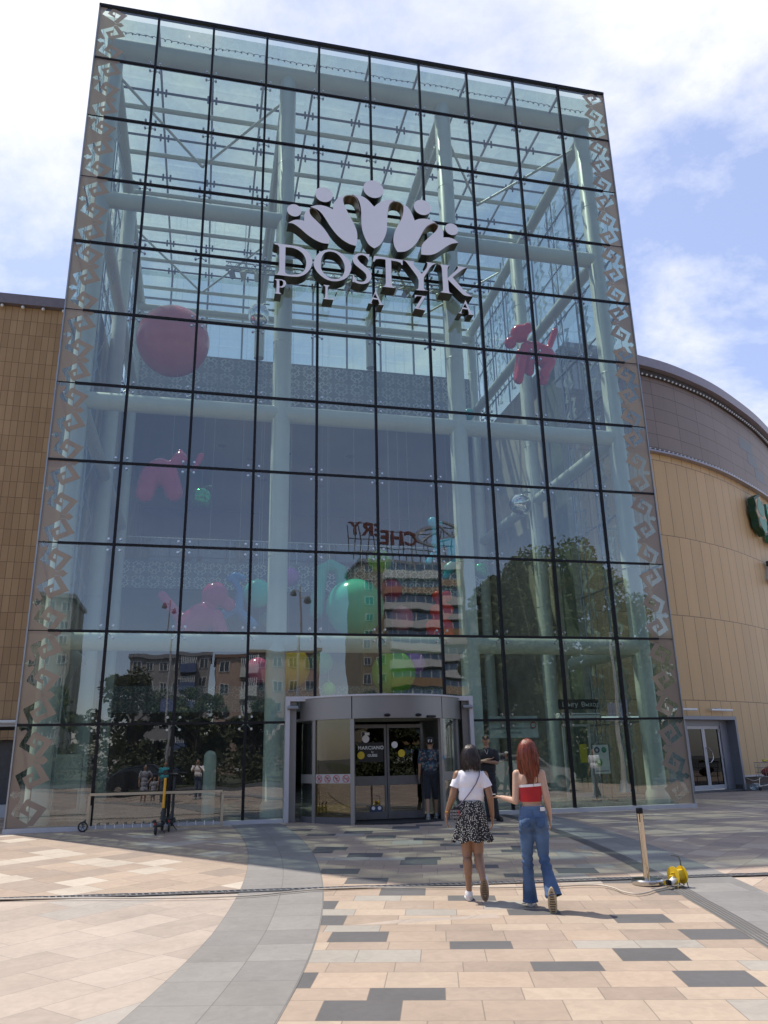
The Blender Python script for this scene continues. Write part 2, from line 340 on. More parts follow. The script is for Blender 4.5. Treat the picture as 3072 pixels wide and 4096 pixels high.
M_BAND = hashpave('paving_grey_band', 0, [.525], .62, [(.35, (.255, .24, .225)), (.35, (.275, .26, .242)), (.3, (.235, .222, .21))], radial=(-29.25, -3.2, 34.4, 33.94), seed=2, joint=(.09, .09, .09))
M_BAND2 = hashpave('paving_grey_path', -10, [.55], .9, [(.4, (.25, .24, .23)), (.3, (.27, .258, .245)), (.3, (.23, .222, .212))], seed=6, joint=(.09, .09, .09))
def strip(xa, xb, ys, dz, N=1):
    mb = MB(); vs = []; fs = []
    for y in ys:
        a, b = xa(y), xb(y)
        for i in range(N+1): vs.append((a+(b-a)*i/N, y, zg(y)+dz))
    for j in range(len(ys)-1):
        for i in range(N): k = j*(N+1)+i; fs.append((k, k+1, k+N+2, k+N+1))
    mb.add(vs, fs); return mb
def frange(a, b, n): return [a+(b-a)*i/n for i in range(n+1)]
YS = sorted(set(frange(-30, 0, 60)))
bandL = lambda y: -29.25+math.sqrt(max(33.94**2-(y+3.2)**2, 0)); bandR = lambda y: -29.25+math.sqrt(35.0**2-(y+3.2)**2)
tacL = lambda y: 10.61+.175*(y+3.35)-.01455*(y+3.35)*(y+9.06) if y > -16 else 10.61+.175*(-12.65)-.01455*(-12.65)*(-6.94)+.4*(y+16)
tacR = lambda y: tacL(y)+.21
pathR = lambda y: tacL(y)+1.08
drain = lambda x: -7.5-(x-1.5)*.127          # the slot drain's line across the plaza
struct('ground', strip(lambda y: -400, lambda y: 400, [-700, -30, -10, 0, 300], -.02), PM('far_asphalt', (.10, .10, .10), .9, var=.2, scale=.05))
# plaza sheets
mb = strip(lambda y: -45, lambda y: 60, [-30, -10, -5, 0, 6], 0)
struct('plaza_paving', mb, M_PAVO)
mb = MB(); xs = frange(-40, 7, 47)
def sheet(xs, ylo, yhi, dz, ny=30):
    mb = MB(); vs = []; fs = []
    for x in xs:
        a, b = ylo(x), yhi(x)
        for j in range(ny+1):
            y = a+(b-a)*j/ny; vs.append((x, y, zg(y)+dz))
    for i in range(len(xs)-1):
        for j in range(ny): k = i*(ny+1)+j; fs.append((k, k+ny+1, k+ny+2, k+1))
    return mb.add(vs, fs)
struct('plaza_paving_upper', sheet(xs, drain, lambda x: 6, .004), M_PAVL)
struct('plaza_paving_lower', sheet(xs, lambda x: -30, drain, .0045), M_PAVLL)
struct('entrance_paving', strip(lambda y: bandR(y)-.3, lambda y: tacL(y)+.1, YS, .008), M_PAVR)
struct('curved_paving_band', strip(bandL, bandR, YS, .012), M_BAND)
struct('grey_path', strip(tacL, pathR, YS, .012), M_BAND2)
M_TAC = PM('tactile_strip', (.13, .125, .125), .8, bump=.3)
tm = MB()
for q in range(5):
    f0 = lambda y, q=q: tacL(y)+.012+q*.044
    tm.add(*(lambda s_: (s_.v, s_.f))(strip(f0, lambda y, f0=f0: f0(y)+.024, YS, .018)))
struct('tactile_paving', tm, M_TAC)
# drain channel: dark slot with cross bars
dr = MB(); u = Vector((1, -.127, 0)).normalized(); vv = Vector((.127, 1, 0)).normalized()
for a, b, h, dz in ((-.055, .055, .0, .016),):
    for i in range(70):
        x0 = -12+i*.6; p = Vector((x0, drain(x0), 0)); q = p+u*.6
        pts = [p+vv*a, q+vv*a, q+vv*b, p+vv*b]; dr.add([(c.x, c.y, zg(c.y)+dz) for c in pts], [(0, 1, 2, 3)])
struct('drain_slot', dr, PM('drain_dark', (.015, .015, .015), .8))
dg = MB()
for i in range(430):
    x0 = -10+i*.08; p = Vector((x0, drain(x0), 0)); s_ = .006 if i % 2 else .02
    a, b = p-vv*.085+u*.03, p+vv*.085; za = zg(p.y)
    dg.box((-.012, -.052, 0), (.012, .052, .008), Matrix.Translation((p.x, p.y, za+.017)) @ Matrix.Rotation(math.atan2(u.y, u.x)+.35, 4, 'Z'))
for sg_ in (-.06, .06):
    for i in range(42):
        x0 = -12+i; p = Vector((x0, drain(x0), 0))+vv*sg_
        dg.box((0, -.008, 0), (1.01, .008, .009), Matrix.Translation((p.x, p.y, zg(p.y)+.016)) @ Matrix.Rotation(math.atan2(u.y, u.x), 4, 'Z'))
o = dg.build('drain_grate', M_DSTEEL); tag(o, 'long dark metal grate of the slot drain crossing the plaza', 'drain grate')
# ---------------------------------------------------------------- glass atrium
PX, PH, HB = 1.6, 2.0548, 2.1054
XL, XR = -.0698, 16.0427
XS = [XL]+[PX*c for c in range(1, 10)]+[XR]
ZS = [0]+[HB+PH*k for k in range(10)]; ZS.append(ZS[-1]+1.9016)   # bottom to top, 12 levels
ZT = ZS[-1]; DEP = 13.2
DX0, DX1, DZ = 5.70, 10.26, 2.68           # portal of the revolving door
AT = thing('glass_atrium', 'tall square glass entrance atrium in the middle with patterned tan edges and black grid', 'building')
extra = MB(); npane = 0
for i in range(10):
    for j in range(11):
        x0, x1, z0, z1 = XS[i]+.022, XS[i+1]-.022, ZS[j]+.02, ZS[j+1]-.02
        if i == 0: x0 = XL
        if i == 9: x1 = XR
        quads = [(x0, x1, z0, z1)]
        if j == 0 and x0 > DX0 and x1 < DX1: continue
        if j <= 1 and x1 > DX0 and x0 < DX1:
            if j == 0: quads = [(x0, DX0-.01, z0, z1)] if x0 < DX0 else [(DX1+.01, x1, z0, z1)]
            else:
                quads = [(x0, x1, DZ, z1)]
                if x0 < DX0: quads.append((x0, DX0-.01, z0, DZ))
                if x1 > DX1: quads.append((DX1+.01, x1, z0, DZ))
        small = (j == 10 and i > 1)
        mb = extra if small else MB()
        for a, b, c, d in quads: mb.add([(a, 0, c), (b, 0, c), (b, 0, d), (a, 0, d)], [(0, 1, 2, 3)])
        if not small: mb.build('glass_pane', G_FRONT, AT, smooth=0)
extra.build('glass_pane', G_FRONT, AT, smooth=0, kind='stuff')
for i in range(1, 10):
    z0 = DZ if DX0 < XS[i] < DX1 else 0
    MB().box((XS[i]-.032, -.035, z0), (XS[i]+.032, .07, ZT)).build('mullion', M_BLACK, AT, smooth=0)
for j in range(1, 11):
    z = ZS[j]; mb = MB()
    spans = [(XS[i]+.0325, XS[i+1]-.0325) for i in range(10)]
    for a, b in spans:
        if j == 1 and a > DX0-.9 and b < DX1+.9:
            if a < DX0: b = DX0
            elif b > DX1: a = DX1
            else: continue
        xa = XL+(.0 if j % 3 == 1 else .42) if a < XL+.2 else a
        xb = XR-(.0 if j % 3 == 1 else .42) if b > XR-.2 else b
        if j == 1 and xa > 8 and mb.v and mb.v[0][0] < 5: mb.build('transom', M_BLACK, AT, smooth=0); mb = MB()
        mb.box((xa, -.030, z-.027), (xb, .055, z+.027))
        if xa > XL+.1 and a < XL+.2: mb.box((XL+.001, -.012, z-.009), (xa, .02, z+.009))
        if xb < XR-.1 and b > XR-.2: mb.box((xb, -.012, z-.009), (XR-.001, .02, z+.009))
    mb.build('transom', M_BLACK, AT, smooth=0)
MB().box((XL-.03, -.05, ZT), (XR+.03, .12, ZT+.09)).build('top_trim', M_BLACK, AT, smooth=0)
for xa, xb in ((XL-.03, XL), (XR, XR+.03)): MB().box((xa, -.04, 0), (xb, .05, ZT)).build('edge_trim', M_DSTEEL, AT, smooth=0)
for xa, xb in ((XL-.03, DX0-.005), (DX1+.005, XR+.03)):
    MB().box((xa, -.10, -.075), (xb, .09, .018)).build('plinth', M_GREYL, AT, smooth=0)
# spider fittings
sp_ = MB()
for sx in (-1, 1):
    for sz in (-1, 1):
        sp_.tube((0, .14, 0), (sx*.135, .06, sz*.135), .016, .011, 6); sp_.tube((sx*.135, .012, sz*.135), (sx*.135, .07, sz*.135), .033, n=10)
        sp_.tube((sx*.135, -.014, sz*.135), (sx*.135, -.002, sz*.135), .027, n=10)
sp_.tube((0, .06, 0), (0, .2, 0), .04, n=8)
spm = sp_.mesh('spider_fitting', M_STEEL)
for i in range(1, 10):
    for j in range(1, 11):
        if j == 1 and DX0-.2 < XS[i] < DX1+.2: continue
        o = bpy.data.objects.new('spider_fitting', spm); link(o); o.parent = AT; o.location = (XS[i], 0, ZS[j])
# tan frit ornament with ram-horn spirals (behind the glass)
P_ = 1.37
HOLE = [(.42,.09),(.07,.30),(.22,.60),(.17,.645),(.10,.60),(.01,.685),(.10,.77),(.17,.725),(.22,.77),(.07,1.07),(.42,1.28),(.42,1.135),(.215,1.015),(.335,.795),(.41,.77),(.41,.60),(.335,.575),(.215,.355),(.42,.235)]
BIT = [(.35,.36),(.415,.33),(.41,.445),(.37,.455)]; ARM = [(.432,.056),(.53,.056),(.77,.40),(.43,.56),(.43,.43),(.58,.36),(.43,.13)]
TIP = [(.43,-.04),(.52,-.05),(.60,-.09),(.70,0),(.60,.09),(.52,.05),(.43,.04)]
mirv = lambda L: [(u_, P_-v) for u_, v in reversed(L)]
def horn(mb, mapf, z0, z1, base=True, y=.006):
    k = math.floor(z0/P_)-1
    while k*P_ < z1:
        o = k*P_
        loops = []
        if base: loops.append([[(0, 0), (.43, 0), (.43, P_), (0, P_)], HOLE, BIT, mirv(BIT)])
        loops += [[ARM], [mirv(ARM)], [TIP]]
        for L in loops:
            if len(L) == 1 and (o+min(v for _, v in L[0]) < z0 or o+max(v for _, v in L[0]) > z1): continue
            pts = [p for l in L for p in l]
            tri = tessellate_polygon([[Vector((a, b, 0)) for a, b in l] for l in L])
            if any(o+pts[i][1] < z0 or o+pts[i][1] > z1 for t in tri for i in t):
                bm = bmesh.new(); vs = [bm.verts.new((a, o+b, 0)) for a, b in pts]
                for t in tri:
                    try: bm.faces.new([vs[i] for i in t])
                    except ValueError: pass
                for zc, nz_ in ((z0, -1), (z1, 1)):
                    bmesh.ops.bisect_plane(bm, geom=bm.verts[:]+bm.edges[:]+bm.faces[:], plane_co=(0, zc, 0), plane_no=(0, nz_, 0), clear_outer=True)
                bm.verts.index_update()
                mb.add([mapf(v.co.x, v.co.y) for v in bm.verts], [[v.index for v in f.verts] for f in bm.faces]); bm.free()
            else: mb.add([mapf(a, o+b) for a, b in pts], [tuple(t) for t in tri])
        k += 1
ox = MB(); horn(ox, lambda u_, v: (XL+.005+u_, -.005, v), .02, ZT-.02); ox.build('tan_ornament', M_TAN, AT, smooth=0)
ox = MB(); horn(ox, lambda u_, v: (XR-.005-u_, -.005, v), .02, ZT-.02); ox.build('tan_ornament', M_TAN, AT, smooth=0)
# side glass walls with pale ram-horn frit
M_FRITW = glassmat('pale_frit', (.62, .72, .72), r0=.05, dirt=.45)
for X, sgn in ((XL, 1), (XR, -1)):
    ys = [.0, 1.6, 3.2, 4.8, 6.4, 8.0, 9.6, 11.2, DEP]
    for k in range(len(ys)-1):
        zb = 0 if ys[k] < 4.9 else 15.6
        MB().add([(X, ys[k]+.02, zb), (X, ys[k+1]-.02, zb), (X, ys[k+1]-.02, ZT), (X, ys[k]+.02, ZT)], [(0, 1, 2, 3)]).build('side_glass_pane', G_SIDE, AT, smooth=0)
    fm = MB()
    for yy in ys[1:]: fm.box((X+sgn*.02-.025, yy-.025, 0 if yy < 5 else 15.6), (X+sgn*.02+.025, yy+.025, ZT))
    for z in ZS[1:-1]:
        fm.box((X+sgn*.03-.02, 0.1, z-.025), (X+sgn*.03+.02, 5.4 if z < 15 else DEP, z+.025))
    fm.build('side_glazing_frame', M_DSTEEL, AT, smooth=0)
    sf = MB()
    for y0 in ([.9, 2.4, 3.9] if True else []):
        horn(sf, lambda u_, v, y0=y0: (X+sgn*.012, y0+u_*1.15, v*1.0), .1, ZT-.1, base=False)
        horn(sf, lambda u_, v, y0=y0: (X+sgn*.012, y0-u_*1.15+.86, v+.4), .1, ZT-.1, base=False)
    for y0 in (5.4, 6.9, 8.4, 9.9, 11.4):
        horn(sf, lambda u_, v, y0=y0: (X+sgn*.012, y0+u_*1.15, v), 15.7, ZT-.1, base=False)
        horn(sf, lambda u_, v, y0=y0: (X+sgn*.012, y0-u_*1.15+.86, v+.4), 15.7, ZT-.1, base=False)
    sf.build('pale_ornament', M_FRITW, AT, smooth=0)
# side spider trusses (thin steel rods)
ss = MB()
for X, sgn in ((XL+.22, 1), (XR-.22, -1)):
    for yy in (2.4, 4.0, 7.2, 8.8, 10.4, 12.):
        z0 = .2 if yy < 5 else 15.8
        ss.tube((X, yy, z0), (X, yy, ZT-.3), .022, n=6)
        z = z0+.6
        while z < ZT-2.4:
            ss.tube((X, yy, z), (X+sgn*.3, yy+.05, z+1.0), .012, n=5); ss.tube((X+sgn*.3, yy+.05, z+1.0), (X, yy, z+2.05), .012, n=5); z += 2.05
ss.build('side_wall_rods', M_DSTEEL, AT)
# white tubular structure
CX = [.3, 5.55, 10.65, 15.66]; RC = .255
def column(x, y, z1=22.1, r=RC):
    mb = MB(); mb.lathe([(r+.05, 0), (r+.05, .25), (r, .35), (r, z1-.02), (r*.7, z1+.1)], 28)
    for z in (6.3, 12.5, 18.6): mb.lathe([(r+.004, z), (r+.012, z+.015), (r+.004, z+.03)], 28)
    o = mb.build('column', M_WSTEEL, AT); o.location = (x, y, 0); return o
for x in CX: column(x, 1.0)
for x in (CX[0], CX[3]): column(x, 7.1)
for x in (CX[0], CX[3]): column(x, 13.0, 20.9, .22)
for x in CX[1:3]: MB().tube((x, 13.1-.35, 18.31), (x, 12.75, 20.9), .22, n=20).build('column', M_WSTEEL, AT)
LV = [4.08, 10.33, 16.6]
for z in LV:
    mb = MB().tube((CX[0], 1, z), (CX[3], 1, z), .235, n=24); mb.build('cross_tube', M_WSTEEL, AT)
    for x in (CX[0], CX[3]):
        if z < 5: MB().tube((x, 1, z), (x, 5.2, z), .2, n=20).ell((x, 5.2, z), .2).build('side_tube', M_WSTEEL, AT)
        else: MB().tube((x, 1, z), (x, 13, z), .2, n=20).build('side_tube', M_WSTEEL, AT)
MB().tube((CX[0]-.2, 1, 22.05), (CX[3]+.2, 1, 22.05), .3, n=24).build('cross_tube', M_WSTEEL, AT)
for x in CX:
    mb = MB().tube((x, .9, 21.55), (x, 13.0, 20.75), .2, n=16)
    if x in CX[1:3]:
        mb.tube((x-.12, 1.2, 20.5), (x-.12, 13, 20.2), .09, n=10)
        for k in range(9): mb.tube((x-.06, 1.5+k*1.3, 20.5-.03*k), (x, 2.1+k*1.3, 21.4-.075*k), .05, n=8); mb.tube((x, 2.1+k*1.3, 21.4-.075*k), (x-.06, 2.8+k*1.3, 20.47-.03*k), .05, n=8)
    mb.build('roof_rafter', M_WSTEEL, AT)
for k, y in enumerate((2.7, 4.7, 6.7, 8.7, 10.7, 12.7)):
    MB().tube((CX[0]-.2, y, 21.62-.06*k), (CX[3]+.2, y, 21.62-.06*k), .08, n=12).build('roof_purlin', M_WSTEEL, AT)
    mb = MB().box((XL, y-.31, 22.03), (XR, y-.26, 22.09))
    for c in range(1, 10):
        for sx in (-.13, .13): mb.tube((c*PX+sx, y-.28, 21.93), (c*PX+sx, y-.28, 22.2), .035, n=8)
    mb.build('roof_transom', M_GREYD, AT, smooth=0)
for c in range(1, 10):
    MB().box((c*PX-.035, .1, 22.12), (c*PX+.035, DEP, 22.20)).build('roof_glazing_bar', M_DSTEEL, AT, smooth=0)
br = MB()
for a, b in (CX[0:2], CX[2:4]):
    m_ = (a+b)/2
    for y0, y1 in ((1.2, 4.7), (8.7, 12.7)):
        s_ = 1 if y0 > 4 and y0 < 6 else 0
        xa, xb = (a, m_) if not s_ else (m_, a); br.tube((xa, y0, 21.4), (xb, y1, 21.3), .045, n=8)
        xa, xb = (b, m_) if not s_ else (m_, b); br.tube((xa, y0, 21.4), (xb, y1, 21.3), .045, n=8)
br.build('roof_bracing', M_WSTEEL, AT)
for c in range(10):
    a, b = XS[c]+.02, XS[c+1]-.02
    MB().add([(a, .06, 22.24), (b, .06, 22.24), (b, DEP, 22.24), (a, DEP, 22.24)], [(0, 1, 2, 3)]).build('roof_glass_pane', G_ROOF, AT, smooth=0)
# thin cable sag along the top tube (string of lights)
cb = MB(); pts = []
for i in range(240):
    x = .4+i*.064; pts.append((x, .72, 22.42+.05*abs(math.sin(i*.9))+.03*math.sin(i*.13)))
cb.path(pts, .012, 4)
for i in range(0, 240, 3): cb.ell((pts[i][0], .70, pts[i][2]-.06), .028, nu=6, nv=4)
cb.build('light_string', M_DARK, AT)
# back wall above the upper fascia: glazing
MB().add([(XL, DEP, 18.3), (XR, DEP, 18.3), (XR, DEP, ZT), (XL, DEP, ZT)], [(0, 1, 2, 3)]).build('rear_glass', G_SIDE, AT, smooth=0)
bb = MB()
for c in range(1, 10): bb.box((c*PX-.04, DEP-.12, 18.3), (c*PX+.04, DEP-.02, ZT))
for z in (20.35, 21.0): bb.box((XL, DEP-.16, z-.05), (XR, DEP-.125, z+.05))
bb.build('rear_glazing_frame', M_DSTEEL, AT, smooth=0)
MB().tube((CX[0], 12.8, 20.35), (CX[3], 12.8, 20.35), .16, n=14).build('cross_tube', M_WSTEEL, AT)
MB().tube((CX[0], 12.8, 19.95), (CX[3], 12.8, 19.95), .12, n=14).build('cross_tube', M_WSTEEL, AT)
def fascia(z0, z1, y, mbase, morn, name, sc_=.42, rows=2, xa=.2, xb=15.85):
    MB().box((xa, y, z0), (xb, y+.25, z1)).build(name, mbase, AT, smooth=0)
    om = MB(); h = (z1-z0)/rows; s_ = h/1.5; wid = .78*s_*2
    n = int((xb-xa)/wid)
    for r in range(rows):
        for k in range(n):
            cx_ = xa+(k+.5)*wid
            for L in ([HOLE], [ARM], [mirv(ARM)], [TIP]):
                for sx in (1, -1):
                    pts = [(cx_+sx*(.74-a)*s_, z0+r*h+.06*s_+b*s_) for a, b in L[0]]
                    tri = tessellate_polygon([[Vector((a, b, 0)) for a, b in pts]])
                    om.add([(a, y-.006, max(z0+.01, b)) for a, b in pts], [tuple(t) for t in tri])
    om.build('fascia_ornament', morn, AT, smooth=0)
fascia(16.2, 18.3, 12.95, PM('upper_panel', (.26, .28, .29), .5, var=.15), PM('upper_panel_pattern', (.50, .52, .52), .35, .2, var=.35, scale=.8), 'patterned_fascia', rows=3)
fascia(7.85, 9.0, 12.95, M_PATD, M_PATW, 'patterned_balustrade')
fascia(3.05, 4.05, 12.95, M_PATD, PM('lower_pattern', (.34, .36, .33), .6, var=.1), 'patterned_balustrade')
# floors behind the atrium
for z0, z1 in ((7.95, 8.6), (3.15, 3.7)): MB().box((XL+.002, 13.2, z0), (XR-.002, 27, z1)).build('floor_slab', M_CEIL, AT, smooth=0)
MB().box((XL, 13.2, 15.55), (XR, 27, 16.15)).build('ceiling_slab', M_CEIL, AT, smooth=0)
rl = MB()
for z in (9.0,):
    rl.tube((.3, 13.0, z+.95), (15.8, 13.0, z+.95), .03, n=8)
    for k in range(12): rl.tube((.5+k*1.38, 13.0, z), (.5+k*1.38, 13.0, z+.95), .018, n=6)
rl.build('handrail', M_STEEL, AT)
MB().add([(.3, 13.02, 9.0), (15.8, 13.02, 9.0), (15.8, 13.02, 9.92), (.3, 13.02, 9.92)], [(0, 1, 2, 3)]).build('balustrade_glass', G_CLEAR, AT, smooth=0)
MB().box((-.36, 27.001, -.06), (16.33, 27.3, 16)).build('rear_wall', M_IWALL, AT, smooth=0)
for k, (x, y) in enumerate(((4.2, 16.5), (5.6, 18), (7.3, 17), (8.8, 18.6), (10.4, 16.8), (12.2, 18.2), (6.5, 21), (9.6, 21.5))):
    MB().lathe([(.16, 15.50), (.2, 15.52), (.2, 15.549)], 16).build('downlight', M_GREYD, AT).location = (x, y, 0)
MB().box((XL+.002, .12, -.06), (XR-.002, 27, .0)).build('interior_floor', M_FLOOR, AT, smooth=0)
# opaque interior side walls behind y = 5.4
M_SWALL = PM('stone_side_wall', (.46, .42, .34), .8, var=.22, scale=1.5)
for x0, x1 in ((XL-.3, XL), (XR, XR+.3)): MB().box((x0, 5.35, 0), (x1, 27, 15.6)).build('side_wall', M_SWALL, AT, smooth=0)
# shop fronts at the back: dim lit openings on ground and first floor
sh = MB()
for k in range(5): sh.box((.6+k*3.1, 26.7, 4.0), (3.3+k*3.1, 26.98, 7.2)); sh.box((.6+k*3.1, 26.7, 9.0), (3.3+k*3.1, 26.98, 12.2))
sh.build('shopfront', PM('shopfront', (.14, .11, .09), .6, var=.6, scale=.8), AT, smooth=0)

# ---------------------------------------------------------------- logo sign
def crom(L, step=6):
    """closed outline with corner flags -> smooth polygon"""
    n = len(L); out = []
    for i in range(n):
        a, b = L[i], L[(i+1) % n]
        p0 = L[i-1] if len(a) == 2 else a; p3 = L[(i+2) % n] if len(b) == 2 else b
        d = math.hypot(b[0]-a[0], b[1]-a[1]); st = max(1, min(step, int(d/.06)))
        if len(a) == 3 and len(b) == 3: st = 1
        for k in range(st):
            t = k/st; q = []
            for c in (0, 1):
                q.append(.5*(2*a[c]+(b[c]-p0[c])*t+(2*p0[c]-5*a[c]+4*b[c]-p3[c])*t*t+(-p0[c]+3*a[c]-3*b[c]+p3[c])*t**3))
            out.append(tuple(q))
    return out
LOGO={'petal':[[(5.49,15.41,1),(5.66,15.53),(5.79,15.56),(5.94,15.55,1),(5.94,15.75),(6.01,15.9),(6.1,16.0,1),(6.08,15.91),(6.1,15.81),(6.18,15.7),(6.26,15.62),(6.42,15.46),(6.55,15.3),(6.64,15.14),(6.65,15.02),(6.63,14.9,1),(6.44,14.9),(6.23,14.98),(6.03,15.11),(5.86,15.26),(5.73,15.36),(5.6,15.42)],[(6.11,16.04,1),(6.23,16.1),(6.38,16.14),(6.57,16.12),(6.75,16.05,1),(6.76,16.2),(6.83,16.37),(6.93,16.49),(7.09,16.57,1),(7.04,16.47),(7.05,16.32),(7.12,16.13),(7.21,15.94),(7.32,15.72),(7.41,15.49),(7.44,15.29),(7.43,15.09),(7.4,14.94,1),(7.23,14.97),(7.01,15.09),(6.84,15.25),(6.67,15.48),(6.54,15.7),(6.42,15.88),(6.3,15.98)],[(7.31,16.65,1),(7.42,16.65),(7.6,16.63),(7.75,16.54),(7.94,16.33,1),(8.06,16.46),(8.2,16.57),(8.36,16.64),(8.55,16.64,1),(8.43,16.54),(8.36,16.37),(8.33,16.11),(8.31,15.89),(8.29,15.55),(8.19,15.25),(8.07,15.05),(7.92,14.93,1),(7.77,15.03),(7.66,15.23),(7.58,15.51),(7.56,15.82),(7.56,16.13),(7.52,16.39),(7.44,16.56)],[(8.81,16.55,1),(8.93,16.48),(9.04,16.31),(9.13,16.04,1),(9.25,16.11),(9.43,16.15),(9.59,16.14),(9.76,16.07,1),(9.61,16.0),(9.46,15.86),(9.33,15.63),(9.21,15.37),(9.06,15.15),(8.88,14.99),(8.74,14.93),(8.59,14.91,1),(8.51,15.07),(8.48,15.29),(8.52,15.54),(8.61,15.77),(8.72,15.99),(8.78,16.18),(8.81,16.37)],[(9.84,16.01,1),(9.92,15.9),(9.98,15.75),(9.97,15.59,1),(10.15,15.61),(10.31,15.57),(10.42,15.47,1),(10.22,15.41),(10.06,15.3),(9.89,15.15),(9.73,15.02),(9.56,14.94),(9.41,14.92),(9.29,14.92,1),(9.29,15.09),(9.34,15.28),(9.47,15.45),(9.61,15.61),(9.73,15.74),(9.82,15.89)]],'ribbon':[[(6.18,15.7,1),(6.1,15.81),(6.08,15.91),(6.11,16.0),(6.16,16.02),(6.26,15.97),(6.35,15.85),(6.42,15.7,1)],[(7.19,15.98,1),(7.12,16.13),(7.05,16.32),(7.05,16.49),(7.12,16.59),(7.26,16.63),(7.38,16.6),(7.46,16.47),(7.5,16.31),(7.54,16.11,1)],[(8.33,16.11,1),(8.35,16.34),(8.43,16.54),(8.55,16.62),(8.71,16.61),(8.8,16.51),(8.81,16.35),(8.74,16.04,1)],[(9.25,15.46,1),(9.35,15.66),(9.48,15.87),(9.63,16.01),(9.76,16.06),(9.83,16.0),(9.81,15.86),(9.64,15.62,1)]],'D':[[(5.11,14.71,1),(5.65,14.7),(5.88,14.67),(6.06,14.55),(6.15,14.38),(6.18,14.24),(6.13,14.04),(6.01,13.86),(5.86,13.76),(5.67,13.72),(5.16,13.72,1),(5.24,13.76),(5.28,13.86),(5.27,14.6),(5.23,14.66),(5.15,14.67)],[(5.44,14.62,1),(5.59,14.63),(5.76,14.59),(5.92,14.47),(6.0,14.3),(6.01,14.14),(5.96,13.95),(5.86,13.84),(5.72,13.79),(5.53,13.77),(5.45,13.81),(5.44,13.88)]],'O':[[(6.62,14.71),(6.86,14.69),(7.09,14.55),(7.24,14.35),(7.26,14.19),(7.18,13.95),(7.06,13.82),(6.86,13.73),(6.63,13.73),(6.41,13.85),(6.25,14.05),(6.22,14.25),(6.3,14.48),(6.44,14.63)],[(6.63,14.65),(6.83,14.63),(6.99,14.47),(7.07,14.26),(7.07,14.08),(7.0,13.89),(6.88,13.81),(6.7,13.79),(6.55,13.87),(6.44,14.02),(6.41,14.21),(6.44,14.44),(6.53,14.6)]],'S':[[(7.78,14.72,1),(7.72,14.71,1),(7.58,14.72),(7.43,14.69),(7.34,14.6),(7.3,14.5),(7.34,14.36),(7.47,14.24),(7.59,14.15),(7.68,14.04),(7.69,13.94),(7.64,13.84),(7.53,13.79),(7.43,13.8),(7.36,13.9),(7.32,14.0,1),(7.3,13.99,1),(7.29,13.76,1),(7.34,13.77,1),(7.46,13.73),(7.62,13.74),(7.75,13.82),(7.82,13.96),(7.82,14.1),(7.75,14.23),(7.61,14.33),(7.49,14.44),(7.43,14.54),(7.46,14.62),(7.56,14.67),(7.67,14.64),(7.72,14.58),(7.75,14.5,1)]],'T':[[(7.91,14.69,1),(8.74,14.66,1),(8.73,14.49,1),(8.7,14.5,1),(8.67,14.56),(8.58,14.59),(8.4,14.6,1),(8.4,13.83),(8.43,13.75),(8.53,13.72,1),(8.14,13.72,1),(8.21,13.77),(8.23,13.83),(8.24,14.61,1),(8.07,14.61),(7.96,14.58),(7.91,14.49),(7.88,14.5,1)]],'Y':[[(8.75,14.66,1),(9.08,14.66,1),(9.05,14.62),(9.05,14.55),(9.28,14.28,1),(9.43,14.49),(9.46,14.59),(9.46,14.65),(9.42,14.69,1),(9.72,14.68,1),(9.63,14.63),(9.54,14.53),(9.34,14.17,1),(9.32,13.83),(9.36,13.77),(9.46,13.75,1),(9.07,13.73,1),(9.15,13.77),(9.17,13.83),(9.18,14.05),(9.15,14.16),(8.9,14.53),(8.83,14.62)]],'K':[[(9.74,14.67,1),(10.13,14.66,1),(10.07,14.62),(10.05,14.54),(10.04,14.24,1),(10.35,14.58),(10.37,14.64),(10.34,14.68,1),(10.66,14.67,1),(10.52,14.6),(10.19,14.29,1),(10.5,13.91),(10.62,13.8),(10.77,13.73,1),(10.53,13.73),(10.4,13.83),(10.05,14.19,1),(10.06,13.84),(10.08,13.77),(10.17,13.74,1),(9.8,13.75,1),(9.87,13.79),(9.89,13.84),(9.88,14.56),(9.85,14.65)]],'P':[[(5.16,13.58,1),(5.36,13.59),(5.45,13.56),(5.48,13.48),(5.44,13.38),(5.37,13.34),(5.3,13.34,1),(5.3,13.19),(5.36,13.14,1),(5.18,13.14,1),(5.22,13.19),(5.22,13.54)],[(5.29,13.56,1),(5.36,13.56),(5.4,13.52),(5.4,13.44),(5.36,13.38),(5.3,13.37,1)]],'L':[[(6.48,13.57,1),(6.66,13.57,1),(6.61,13.52),(6.6,13.16,1),(6.67,13.15),(6.76,13.21,1),(6.76,13.13,1),(6.48,13.13,1),(6.53,13.17),(6.54,13.52)]],'A':[[(7.94,13.58,1),(8.11,13.16),(8.16,13.14,1),(8.0,13.13,1),(8.04,13.17),(8.0,13.29,1),(7.85,13.29,1),(7.81,13.16),(7.85,13.14,1),(7.73,13.15,1),(7.78,13.18)],[(7.92,13.47,1),(7.99,13.33,1),(7.86,13.34,1)]],'Z':[[(9.05,13.57,1),(9.37,13.57,1),(9.14,13.16,1),(9.28,13.15),(9.37,13.21,1),(9.34,13.11,1),(9.04,13.14,1),(9.27,13.55,1),(9.11,13.54),(9.06,13.47,1)]],'A2':[[(10.54,13.58,1),(10.7,13.17),(10.76,13.13,1),(10.59,13.13,1),(10.62,13.16),(10.59,13.29,1),(10.43,13.29,1),(10.39,13.15),(10.43,13.13,1),(10.3,13.14,1),(10.36,13.18)],[(10.52,13.47,1),(10.58,13.33,1),(10.45,13.34,1)]]}
DISCS=[(5.66,15.85,0.2),(6.49,16.51,0.25),(7.93,16.93,0.3),(9.38,16.53,0.26),(10.24,15.91,0.2)]

